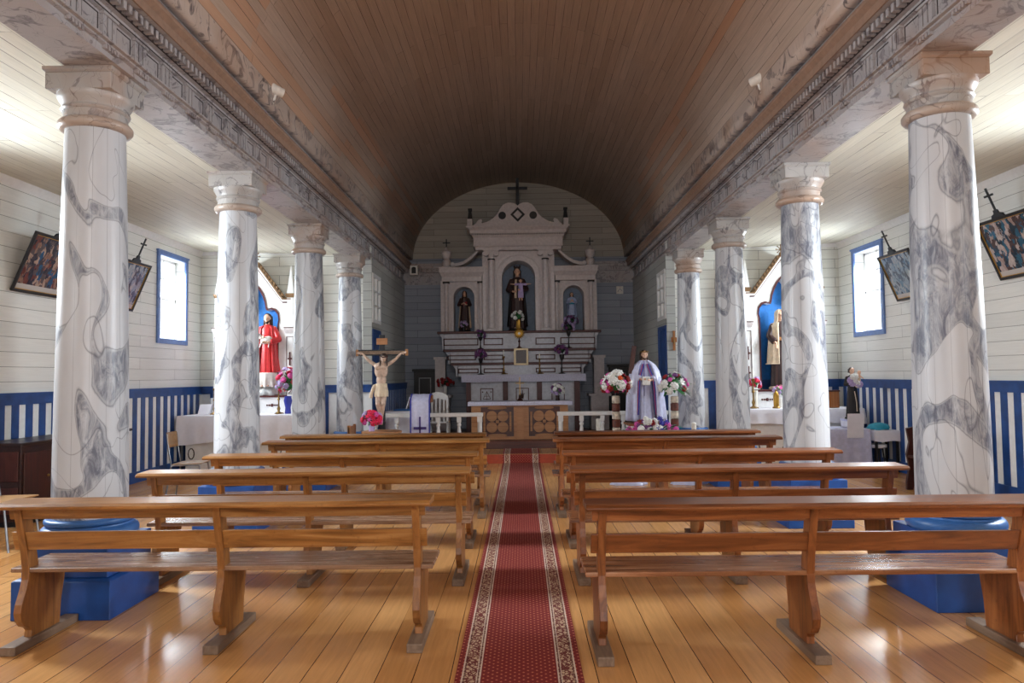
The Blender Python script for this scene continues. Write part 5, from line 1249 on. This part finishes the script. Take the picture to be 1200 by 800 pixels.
# ================================================================== SIDE ALTARS
def side_altar(cx_, side, lab, tlab, clab):
    Y = 13.22; t = thing('side_altar', lab, 'altar', (cx_, Y, 0))
    zb_ = 1.25
    half_in = [(.40, zb_), (.40, 2.35), (.405, 2.53), (.42, 2.60), (.405, 2.70), (.35, 2.775), (.27, 2.80), (.205, 2.775), (.185, 2.82), (.17, 2.92), (.13, 3.04), (.07, 3.15), (0, 3.25)]
    half_out = [(.56, zb_), (.56, 2.35), (.56, 2.53), (.56, 2.70), (.56, 2.85), (.56, 2.93), (.47, 2.985), (.38, 3.10), (.30, 3.205), (.22, 3.315), (.15, 3.41), (.08, 3.5), (0, 3.60)]
    inn = [(-x, z) for x, z in half_in] + half_in[::-1][1:]; out = [(-x, z) for x, z in half_out] + half_out[::-1][1:]
    b = MB(); ring_prism(b, inn, out, -.05, .17); b.build('niche_panel', M['white'], t)
    i2 = [(x * 1.0, z) for x, z in half_in]; o2 = [(x + (.025 if z < 3.2 else 0), z + (.03 if z > 2.6 else 0)) for x, z in half_in]
    b = MB(); ring_prism(b, [(-x, z) for x, z in i2] + i2[::-1][1:], [(-x, z) for x, z in o2] + o2[::-1][1:], -.062, -.05); b.build('niche_outline', M['maroon'], t)
    b = MB(); b.prism([(-.5, zb_), (.5, zb_), (.5, 2.9), (0, 3.4), (-.5, 2.9)], .155, .17, 'y'); b.build('niche_back', M['nicheb'], t)
    for s in (-1, 1):                       # raking cornice with teeth
        def strip(d0, d1, ya, yb):
            p = [(s * .66, 2.93 + d0), (s * .50, 2.93 + d0), (0, 3.60 + d0 * 1.5), (0, 3.60 + d1 * 1.5), (s * .52, 2.93 + d1), (s * .66, 2.93 + d1)]
            b_ = MB(); b_.prism(p, ya, yb, 'y'); return b_
        strip(-.02, .0, -.075, .17).build('cornice_line', M['maroon'], t)
        strip(.0, .035, -.1, .17).build('raking_cornice', M['white'], t)
        rc = strip(.035, .055, -.12, .17).build('cornice_cap', M['crest'], t)
        b = MB()
        for k in range(11):
            f = (k + .5) / 11; x = s * (.52 * (1 - f)); z = 3.01 + f * .675
            b.prism([(x - .018, z - .005), (x + .018, z - .005), (x + s * .0 + .012, z + .045), (x - .012, z + .045)], -.115, -.07, 'y')
        b.build('tooth_crest', M['crest'], t)
        x = s * .65
        b = MB(); b.box(x - .075, x + .075, -.12, .17, .97, 2.36); b.build('pilaster', M['white'], t)
        b = MB()
        for zz in (1.9, 1.55):
            b.box(x - .012, x + .012, -.135, -.12, zz - .12, zz + .12); b.box(x - .04, x + .04, -.135, -.12, zz - .012, zz + .012); b.ell((x, -.125, zz), (.025, .012, .03), 8, 6)
        b.tube([(x - .02, -.13, 1.28), (x + .03, -.13, 1.34), (x + .035, -.13, 1.42), (x, -.13, 1.44)], .008, 6); frame_line(b, x - .065, x + .065, 1.2, 2.3, -.12, .008, .008)
        b.build('pilaster_tracery', M['maroon'], t)
        b = MB(); b.frus(x - .075, x + .075, -.13, .03, 2.36, x - .10, x + .10, -.15, .05, 2.42); b.box(x - .10, x + .10, -.15, .05, 2.42, 2.45); b.build('lower_collar', M['cream'], t); b = MB(); b.box(x - .105, x + .105, -.155, .055, 2.45, 2.465); b.build('collar_line', M['maroon'], t)
        b = MB(); b.frus(x - .06, x + .06, -.12, .0, 2.465, x - .055, x + .055, -.115, -.005, 3.0); b.build('pinnacle_shaft', M['white'], t)
        b = MB(); b.frus(x - .06, x + .06, -.12, 0, 3.0, x - .08, x + .08, -.14, .02, 3.05); b.box(x - .08, x + .08, -.14, .02, 3.05, 3.075); b.build('upper_collar', M['crest'], t)
        b = MB(); b.frus(x - .06, x + .06, -.12, 0, 3.075, x - .004, x + .004, -.064, -.056, 3.58); b.build('spire', M['white'], t)
    b = MB()
    for k in range(8):
        a = PI * k / 4; b.tube([(0, -.06, 3.76), (.075 * math.cos(a), -.06, 3.76 + .075 * math.sin(a))], .007, 6); b.ell((.078 * math.cos(a), -.06, 3.76 + .078 * math.sin(a)), .013, 8, 6)
    b.ell((0, -.06, 3.76), .022, 10, 8); b.frus(-.05, .05, -.09, -.03, 3.62, -.012, .012, -.07, -.05, 3.7); b.build('gable_ornament', M['crest'], t)
    b = MB(); b.box(-.74, .74, -.2, .17, .93, 1.215); b.build('predella', M['white'], t)
    b = MB(); b.box(-.60, .60, -.22, .17, 1.215, 1.25); b.build('predella_line', M['maroon'], t, bevel=.005)
    b = MB()
    for s in (-1, 1):
        b.box(s * .36 - .1, s * .36 + .1, -.208, -.2, 1.07, 1.082); b.ell((s * .36, -.204, 1.076), (.03, .008, .03), 8, 6)
        for q in (-.09, -.05, .05, .09): b.ell((s * .36 + q, -.204, 1.076), (.012, .008, .018), 8, 6)
    b.build('scroll_ornament', M['maroon'], t)
    b = MB(); b.box(-.88, .88, -.86, -.02, 0, .93); b.build('altar_block', M['white'], t, bevel=.006)
    b = MB()
    for s in (-1, 1):
        n_ = 10; b.tube([(s * .3 + .06 * math.cos(PI * i / n_), -.862, .25 + .07 * math.sin(PI * i / n_)) for i in range(n_ + 1)], .01, 6); b.tube([(s * .78 + .05 * math.cos(2 * PI * i / n_), -.862, .3 + .09 * math.sin(2 * PI * i / n_)) for i in range(n_ + 1)], .009, 6)
    b.build('block_ornament', M['hair'], t, smooth=50)
    o = drape(cx_ - 1.0, cx_ + 1.0, Y - .93, Y - .21, .938, .46 if side < 0 else .24, .02, 18, .03, side + 2).build('side_altar_cloth', M['cloth'], smooth=60, recalc=False); tag(o, clab, 'cloth')
    return t
CL, CR = -4.76, 4.72
side_altar(CL, -1, 'white gothic side altar with blue niche and pinnacles in the left aisle', '', 'long white cloth over the side altar holding the red robed statue')
side_altar(CR, 1, 'white gothic side altar with blue niche and pinnacles in the right aisle', '', 'short white cloth over the side altar holding the veiled statue')
def lamb(t, H, P, hh):
    b = MB(); b.ell((.03 * H, -.135 * H, .63 * H), (.085 * H, .04 * H, .05 * H), 16, 10, Matrix.Rotation(-.3, 3, 'Y')); b.cap((-.03 * H, -.15 * H, .66 * H), (-.06 * H, -.16 * H, .70 * H), .026 * H, .022 * H); b.ell((-.075 * H, -.175 * H, .705 * H), (.03 * H, .022 * H, .02 * H), 10, 8)
    for s in (-1, 1): b.cap((.02 * H + s * .05 * H, -.15 * H, .6 * H), (.01 * H + s * .06 * H, -.165 * H, .53 * H), .011 * H, .008 * H)
    b.build('held_lamb', M['robe_w'], t, remesh=.006 * H)
    b = MB(); b.loft(robe_rings(H, densify([(.0, .150, .112, 0), (.1, .146, .110, 0), (.19, .138, .105, 0), (.20, .09, .07, 0)], 4), folds=10, amp=.13, seed=4, n=64)); b.build('white_hem', M['robe_w'], t, smooth=60)
t = statue('red_robed_statue', 'bearded statue in a red mantle over a white robe holding a lamb, left side altar', 'statue', (-4.53, 13.15, 1.40), 1.32, 'red',
       [((-.16, -.03, .66), (-.05, -.15, .66), (.8, -.4, .2)), ((.17, -.04, .64), (.06, -.16, .60), (-.8, -.4, 0))], mantle='red', mantle_span=(-.95, 4.09), mantle_w=1.1, mantle_hem=.2, hair='hair', hairlen=.2, beard=True, seed=7, base=None, extra=lamb)
b = MB(); rr = []
for k, (z, r_) in enumerate(((-.148, .21), (-.10, .22), (-.03, .19), (.01, .13))):
    rr.append([(r_ * (1.15 + .09 * math.sin(a * 11 + k)) * math.cos(a), r_ * .62 * (1 + .09 * math.sin(a * 11 + k)) * math.sin(a), z + .012 * math.sin(a * 7)) for a in [2 * PI * i / 60 for i in range(60)]])
b.loft(rr); b.build('cloud_base', M['stone'], t, smooth=60)
statue('veiled_statue', 'veiled statue in cream and dark brown robes in the right side altar niche', 'statue', (4.66, 13.15, 1.29), 1.38, 'robe_b',
       [((-.15, -.03, .66), (-.09, -.11, .56), (.1, -.3, -1)), ((.15, -.03, .66), (.14, -.12, .57), (.1, -.3, -.9))], mantle='robe_c', mantle_span=(-1.25, 4.39), mantle_w=1.18, mantle_hem=.30, veil='robe_c', seed=15, base='robe_c',
       extra=lambda t, H, P, hh: (MB().lathe([(.10 * H, .60 * H), (.104 * H, .62 * H), (.10 * H, .64 * H)], seg=24).build('sash', M['altl'], t, smooth=50)))
# things on the side altars
ztb = .945
candlestick('side_altar_candlestick', 'tall brass candlestick on the left side altar cloth, right of the red robed statue', (PX(325, 12.5), 12.55, ztb), .60, group=None)
candlestick('side_altar_candlestick', 'brass candlestick at the left end of the left side altar, by the striped dado', (PX(249, 12.5), 12.55, ztb), .60)
candlestick('side_altar_candlestick', 'tall brass candlestick on the right side altar cloth, beside a little red flower', (PX(882, 12.5), 12.55, ztb), .68)
vase_bouquet('side_altar_bouquet', 'pink and magenta bouquet in a dark blue vase on the left side altar', (PX(337, 12.6), 12.6, ztb), [(.05, 0), (.055, .01), (.045, .1), (.07, .22), (.055, .28), (.06, .3)], 'royal', .52, .20, [('fp', 14, .055), ('fm', 9, .06), ('fl', 8, .05)], 51, nleaf=26, squash=(.95, .8, 1.3))
vase_bouquet('side_altar_bouquet', 'small red flowers at the left end of the right side altar', (PX(886, 12.6) - .02, 12.68, ztb), [(.04, 0), (.045, .05), (.04, .2), (.05, .3)], 'candle', .42, .10, [('fm', 6, .05), ('fl', 3, .045)], 52, nleaf=12)
vase_bouquet('side_altar_bouquet', 'lilac and pink flowers at the foot of the veiled statue', (PX(913, 12.7), 12.75, ztb), [(.04, 0), (.045, .05), (.04, .1), (.05, .16)], 'candle', .28, .10, [('fp', 7, .05), ('fl', 3, .045)], 53, nleaf=12)
t = thing('glass_dome_clock', 'small gilt lantern with a rounded top on the right side altar cloth', 'lantern', (PX(905, 12.6), 12.5, ztb))
b = MB(); b.lathe([(.06, 0), (.065, .015), (.055, .03)], seg=20); b.build('base', M['brass'], t, smooth=40)
b = MB(); b.lathe([(.045, .03), (.048, .2), (.04, .25), (.02, .28), (.01, .29)], seg=20); b.build('body', M['gold'], t, smooth=40)
b = MB(); b.ell((0, 0, .30), .016); b.build('knob', M['brass'], t, smooth=60)
t = thing('altar_missal', 'open white book leaning at the left end of the left side altar', 'book', (PX(238, 12.6), 12.6, ztb))
b = MB(); b.frus(-.1, .1, -.02, .02, 0, -.1, .1, .08, .12, .17); b.build('pages', M['cloth'], t); b = MB(); b.frus(-.11, .11, .022, .03, 0, -.11, .11, .122, .13, .175); b.build('cover', M['grey'], t)
t = thing('wooden_box', 'small brown wooden box on the right end of the right side altar', 'box', (PX(976.5, 12.4), 12.55, ztb))
b = MB(); b.box(-.09, .09, -.08, .08, 0, .27); b.build('body', M['altw'], t, bevel=.004); b = MB(); b.box(-.1, .1, -.09, .09, .27, .295); b.build('lid', M['dwood'], t, bevel=.003)

# ================================================================== RIGHT CORNER: cloth tables and the friar statue
Yq = 11.75
t = thing('cloth_covered_table', 'low table under a floor length white cloth before the right side altar', 'table', (5.085, Yq, 0))
b = MB(); b.box(-.33, .31, -.3, .3, .62, .65); b.build('table_top', M['altw'], t)
for x in (-.29, .27):
    for y in (-.26, .26): b = MB(); b.box(x - .02, x + .02, y - .02, y + .02, 0, .62); b.build('leg', M['altw'], t)
xq = 5.085; o = drape(xq - .34, xq + .32, Yq - .31, Yq + .31, .66, .62, .02, 14, .02, 4).build('table_cloth_floor_length', M['satin'], smooth=60, recalc=False); tag(o, 'lilac white floor length cloth on the low table beside the friar statue', 'cloth')
o = MB(); o.frus(PX(988, 11.4), PX(1007, 11.4), 11.39, 11.40, PZ(517, 11.4), PX(990, 11.4), PX(1009, 11.4), 11.41, 11.42, PZ(489, 11.4)); o = o.build('hanging_paper', M['cloth']); tag(o, 'white sheet of paper hanging over the front of the low cloth covered table', 'paper')
t = thing('statue_box', 'white covered box under the friar statue in the right corner', 'box', (5.29, 11.85, .668)); 
b = MB(); b.box(-.11, .11, -.12, .12, .0, .12); b.build('body', M['cloth'], t, bevel=.01); b = MB(); b.box(-.115, .115, -.125, .125, .095, .125); b.build('lid', M['satin'], t, bevel=.004)
def friar(t, H, P, hh):
    b = MB(); c = Vector((.06, -.13, .72)) * H; P2 = head(b, c + Vector((.03, 0, .17)) * H, .09 * H); b.cap(c, c + Vector((.02, 0, .12)) * H, .05 * H, .035 * H)
    for s in (-1, 1): b.cap(c + Vector((.02 + s * .03, 0, .1)) * H, c + Vector((.02 + s * .08, -.03, .05)) * H, .014 * H, .01 * H)
    b.build('child', M['skin'], t, remesh=.006 * H)
    b = MB(); b.cap(c + Vector((0, 0, -.08)) * H, c + Vector((.0, 0, .05)) * H, .06 * H, .05 * H); b.build('child_robe', M['robe_c'], t, smooth=60)
    b = MB(); b.tube([(0, -.10 * H, .52 * H), (.02 * H, -.13 * H, .3 * H), (.02 * H, -.14 * H, .12 * H)], .008 * H, 6, .01 * H); b.build('rope_belt', M['robe_c'], t, smooth=50)
    for i, (x, z) in enumerate(((-.07, .68), (-.03, .74), (.02, .68), (-.10, .74), (-.06, .80), (.0, .80), (.07, .66))):
        o = bpy.data.objects.new('flower', bloom_mesh('fw' if i % 3 else 'fl')); C.objects.link(o); o.parent = t; o.location = (x * H, -.17 * H, z * H); o.scale = [.075 * H] * 3; o.rotation_euler = (1.4, 0, i)
statue('friar_statue', 'friar statue in a dark habit holding a child and white flowers, right corner', 'statue', (5.33, 11.85, .82), .80, 'robe_k',
       [((-.15, -.04, .66), (-.05, -.14, .66), (.8, -.4, .2)), ((.16, -.04, .66), (.08, -.15, .64), (-.8, -.4, 0))], hair='hair', hairlen=.02, seed=17, base='black', extra=friar)
Y2 = 11.6; x2 = 5.645
t = thing('side_stand', 'small dark legged table with a white cloth right of the friar statue', 'table', (x2, Y2, 0))
b = MB(); b.box(-.185, .185, -.2, .2, .60, .63); b.build('table_top', M['black'], t)
for x in (-.16, .16):
    for y in (-.17, .17): b = MB(); b.box(x - .016, x + .016, y - .016, y + .016, 0, .60); b.build('leg', M['black'], t)
o = drape(x2 - .188, x2 + .185, Y2 - .22, Y2 + .22, .637, .16, .004, 9, .004, 6).build('stand_cloth', M['cloth'], smooth=60, recalc=False); tag(o, 'short white cloth on the small dark legged table', 'cloth')
b = MB(); rr = []
for z, r_ in ((0, .15), (.03, .155), (.07, .13), (.09, .06), (.095, .01)): rr.append([((r_ * (1 + .1 * math.sin(3 * a + z * 20))) * math.cos(a) * 1.1, r_ * .8 * math.sin(a), z + .01 * math.sin(4 * a)) for a in [2 * PI * i / 32 for i in range(32)]])
b.loft(rr); o = b.build('blue_cloth_bundle', M['sash'], smooth=60, loc=(x2 - .04, Y2, .645)); tag(o, 'bright blue crumpled cloth bundle on the small white draped table', 'cloth')
t = thing('padded_stool', 'low stool with a white seat under the small draped table', 'stool', (x2 - .08, Y2 - .02, 0))
b = MB(); b.lathe([(.12, .36), (.14, .37), (.14, .41), (.12, .42)], seg=24); b.build('seat', M['cloth'], t, smooth=40)
for i in range(4): a = PI / 4 + i * PI / 2; b = MB(); b.tube([(.08 * math.cos(a), .08 * math.sin(a), .365), (.12 * math.cos(a), .12 * math.sin(a), 0)], .012, 6); b.build('leg', M['black'], t, smooth=50)
# dark red bench standing along the right wall
t = thing('wall_bench', 'dark red wooden bench with carved end along the right wall behind the column', 'bench', (5.36, 9.42, 0))
endp = [(-.32, 0), (-.32, .10), (-.28, .3), (-.31, .46), (-.27, .62), (-.30, .80), (-.2, .82), (.22, .82), (.24, 0), (.12, 0), (.08, .12), (-.2, .12), (-.24, 0)]
for y in (-.31, .31): b = MB(); b.prism(endp, y - .02, y + .02, 'y'); b.build('end_panel', M['dwood'], t, bevel=.004)
b = MB(); b.box(-.30, .22, -.31, .31, .42, .45); b.build('seat', M['dwood'], t, bevel=.004); b = MB(); b.box(.2, .235, -.31, .31, .45, .8); b.build('backrest', M['dwood'], t)

# ================================================================== LEFT AISLE: chest and school chairs
t = thing('low_chest', 'long dark brown panelled chest against the striped left wall', 'chest', (-5.55, 8.9, 0))
b = MB(); b.box(-.24, .22, -1.08, 1.08, .06, .86); b.build('carcass', M['chest'], t, bevel=.005); b = MB(); b.box(-.26, .25, -1.12, 1.12, .86, .895); b.build('chest_top', M['chest'], t, bevel=.008)
b = MB(); b.box(-.22, .2, -1.06, 1.06, 0, .06); b.build('base', M['black'], t)
for i in range(4): b = MB(); y = -.82 + i * .545; b.box(.22, .235, y - .22, y + .22, .14, .78); d = b.build('door', M['dwood'], t, bevel=.012); b = MB(); b.ell((.25, y + .16, .5), .016, 10, 8); b.build('knob', M['brass'], d, smooth=60)
b = MB(); b.box(-.2, .2, -1.095, -1.08, .14, .42); b.box(-.2, .2, -1.095, -1.08, .48, .80); b.build('end_panel', M['dwood'], t, bevel=.01)
def school_chair(label, x, y, rz):
    t = thing('school_chair', label, 'chair', (x, y, 0), rz, 'steel framed chairs in the left aisle')
    b = MB(); b.loft([[(-.19, -.19, .44), (.19, -.19, .44), (.2, .19, .45), (-.2, .19, .45)], [(-.19, -.19, .455), (.19, -.19, .455), (.2, .19, .465), (-.2, .19, .465)]]); b.build('seat', M['ply'], t, bevel=.01)
    b = MB(); rr = []
    for z in (.66, .70, .82, .86): rr.append([(xx, -.225 - .035 * math.cos(xx * 7) - (z - .66) * .12, z) for xx in [(-.18 if .68 < z < .84 else -.165) + (.36 if .68 < z < .84 else .33) * i / 10 for i in range(11)]])
    b.loft(rr, closed=False); b.build('backrest', M['ply'], t, smooth=50, solid=.012, recalc=False)
    for s in (-1, 1):
        b = MB(); b.tube([(s * .19, -.27, 0), (s * .175, -.2, .43), (s * .172, -.235, .62), (s * .172, -.262, .84)], .011, 8); b.build('back_leg', M['steel'], t, smooth=60)
        b = MB(); b.tube([(s * .19, .22, 0), (s * .175, .15, .43), (s * .175, -.2, .435)], .011, 8); b.build('front_leg', M['steel'], t, smooth=60)
    return t
ch = school_chair('plywood and steel chair in front of the striped wall near the left side altar', -4.36, 9.75, -PI / 2 + .1)
c2 = dup(ch, (-4.85, 6.9, 0), -PI / 2 - .12, 'plywood and steel chair beside the nearest left column, partly out of frame')
# small wooden chair turned sideways near the crucifix
t = thing('wooden_chair', 'small wooden chair seen side on, behind the farthest left pew', 'chair', (-2.95, 12.0, 0))
for x, y, h in ((-.2, -.2, .44), (.2, -.2, .78), (-.2, .2, .44), (.2, .2, .78)): b = MB(); b.box(x - .02, x + .02, y - .02, y + .02, 0, h); b.build('leg', M['pewv'], t)
b = MB(); b.box(-.22, .22, -.22, .22, .44, .465); b.build('seat', M['pew'], t, bevel=.004); b = MB(); b.box(.185, .21, -.22, .22, .62, .76); b.build('backrest', M['pew'], t, bevel=.004)

# ================================================================== ON THE WALLS
def station(side, Yc_, z0, mat, label):
    rz = PI / 2 if side < 0 else -PI / 2
    t = thing('framed_print', label, 'picture', (side * (XW - .02), Yc_, z0), rz, 'tilted framed prints on the aisle walls')
    W_, H = .44, .74; tilt = (.40, 0, 0); fw = .035
    b = MB(); ring_prism(b, [(-W_ + fw, fw), (W_ - fw, fw), (W_ - fw, H - fw), (-W_ + fw, H - fw), (-W_ + fw, fw)], [(-W_, 0), (W_, 0), (W_, H), (-W_, H), (-W_, 0)], -.03, .0); o = b.build('frame', M['black'], t, bevel=.005); o.rotation_euler = tilt
    b = MB(); g = fw + .008; ring_prism(b, [(-W_ + g, g), (W_ - g, g), (W_ - g, H - g), (-W_ + g, H - g), (-W_ + g, g)], [(-W_ + fw, fw), (W_ - fw, fw), (W_ - fw, H - fw), (-W_ + fw, H - fw), (-W_ + fw, fw)], -.022, -.008); o = b.build('gilt_slip', M['gold'], t); o.rotation_euler = tilt
    b = MB(); uvl = b.bm.loops.layers.uv.new('UVMap'); vs = [b.bm.verts.new(p) for p in ((-W_ + fw, -.012, fw), (W_ - fw, -.012, fw), (W_ - fw, -.012, H - fw), (-W_ + fw, -.012, H - fw))]
    f = b.bm.faces.new(vs)
    for l, uv in zip(f.loops, ((0, 0), (1.2, 0), (1.2, 1), (0, 1))): l[uvl].uv = uv
    o = b.build('print', M[mat], t, recalc=False); o.rotation_euler = tilt
    b = MB(); b.prism([(-.11, H), (.11, H), (.09, H + .035), (.04, H + .05), (.03, H + .09), (-.03, H + .09), (-.04, H + .05), (-.09, H + .035)], -.028, -.006, 'y'); b.box(-.012, .012, -.024, -.008, H + .08, H + .36); b.box(-.075, .075, -.024, -.008, H + .255, H + .28); o = b.build('wooden_cross', M['iron'], t, bevel=.002); o.rotation_euler = tilt
    b = MB(); b.tube([(0, .0, .52), (0, -.17, .60)], .004, 6); b.build('hanging_wire', M['black'], t)
station(-1, 8.74, 2.60, 'print1', 'tilted black framed print of a crowd scene at the far left edge of the photo')
station(-1, 10.5, 2.59, 'print3', 'tilted framed print on the left wall between the near column and the window')
station(1, 8.42, 2.63, 'print2', 'tilted black framed print with a teal sky at the right edge of the photo')
station(1, 10.84, 2.62, 'print3', 'tilted framed pale blue print beside the right aisle window')
t = thing('wall_cross', 'small brown cross on the back wall beside the last right column', 'cross', (PX(790.5, 13.36), 13.385, PZ(404, 13.4) + .03))
b = MB(); b.box(-.022, .022, -.012, .012, -.17, .19); b.box(-.05, .05, -.014, .012, -.02, .07); b.build('wood', M['altw'], t, bevel=.004)
b = MB(); b.tube([(0, -.02, .04), (0, -.02, -.05)], .008, 6); b.build('figure', M['brass'], t)
for s, px_, z in ((-1, 328, 4.47), (1, 890, 4.50)):
    Y = 7.4; t = thing('spotlight', 'white swivel spotlight on the marbled band of the vault, %s' % ('left side' if s < 0 else 'right side'), 'spotlight', (s * 2.50, Y, z - .03), 0)
    t.rotation_euler = (0, 0, 0)
    b = MB(); m = Matrix.Rotation(PI / 2, 3, 'X') @ Matrix.Rotation(0, 3, 'Z'); b.lathe([(.03, -.075), (.045, -.07), (.052, .03), (.06, .075), (.055, .078), (.045, .06)], seg=24)
    for v in b.bm.verts: v.co = Matrix.Rotation(s * .9 + PI / 2 * 0, 3, 'Z') @ (Matrix.Rotation(1.35, 3, 'X') @ v.co) + Vector((-s * .035, 0, .07))
    b.build('lamp_head', M['lampw'], t, smooth=40)
    b = MB(); b.tube([(s * .02, 0, -.04), (-s * .01, 0, -.02), (-s * .03, 0, .06)], .014, 10); b.build('bracket', M['lampw'], t, smooth=50)
    b = MB(); b.tube([(s * .06, 0, -.05), (s * .0, 0, -.04)], .035, 16, .03); b.build('mounting_plate', M['lampw'], t, smooth=40)
t = thing('wall_speaker', 'small grey loudspeaker box on the cornice of the altar wall, left side', 'speaker', (PX(486.5, 17.1), 17.05, PZ(316.5, 17.1) + .02))
b = MB(); b.box(-.09, .09, -.08, .1, -.11, .11); b.build('box', M['lampw'], t, bevel=.008); b = MB(); b.box(-.05, .05, -.09, -.08, -.07, .05); b.ell((0, -.085, .05), (.05, .008, .03)); b.build('grille', M['black'], t); b = MB(); b.box(-.02, .02, .1, .2, -.02, .02); b.build('bracket', M['black'], t)
t = thing('glass_plaque', 'small shiny plaque high on the altar wall right of the altarpiece', 'plaque', (PX(728, 17.25), 17.27, PZ(341, 17.25)))
b = MB(); b.box(-.08, .08, -.015, .015, -.09, .09); b.build('plate', M['lampw'], t, bevel=.004); b = MB(); b.tube([(-.05, -.02, -.04), (0, -.02, .03), (.05, -.02, -.02)], .01, 6); b.build('mark', M['steel'], t)
# white cloth bundles on the floor beyond the pews
for i, (px_, lab) in enumerate(((734, 'crumpled white cloth on the floor under the right pews, the left one'), (803, 'crumpled white cloth on the floor under the right pews, the right one'))):
    b = MB(); rr = []
    for z, r_ in ((0.0, .2), (.02, .2), (.05, .15), (.07, .08), (.075, .01)): rr.append([(r_ * (1.2 + .2 * math.sin(5 * a + i + z * 30)) * math.cos(a), r_ * .5 * (1 + .2 * math.sin(4 * a + i)) * math.sin(a), z) for a in [2 * PI * q / 36 for q in range(36)]])
    b.loft(rr); o = b.build('white_cloth_bundle', M['satin'], smooth=60, loc=(PX(px_, 10.4), 10.4, .001)); tag(o, lab, 'cloth')
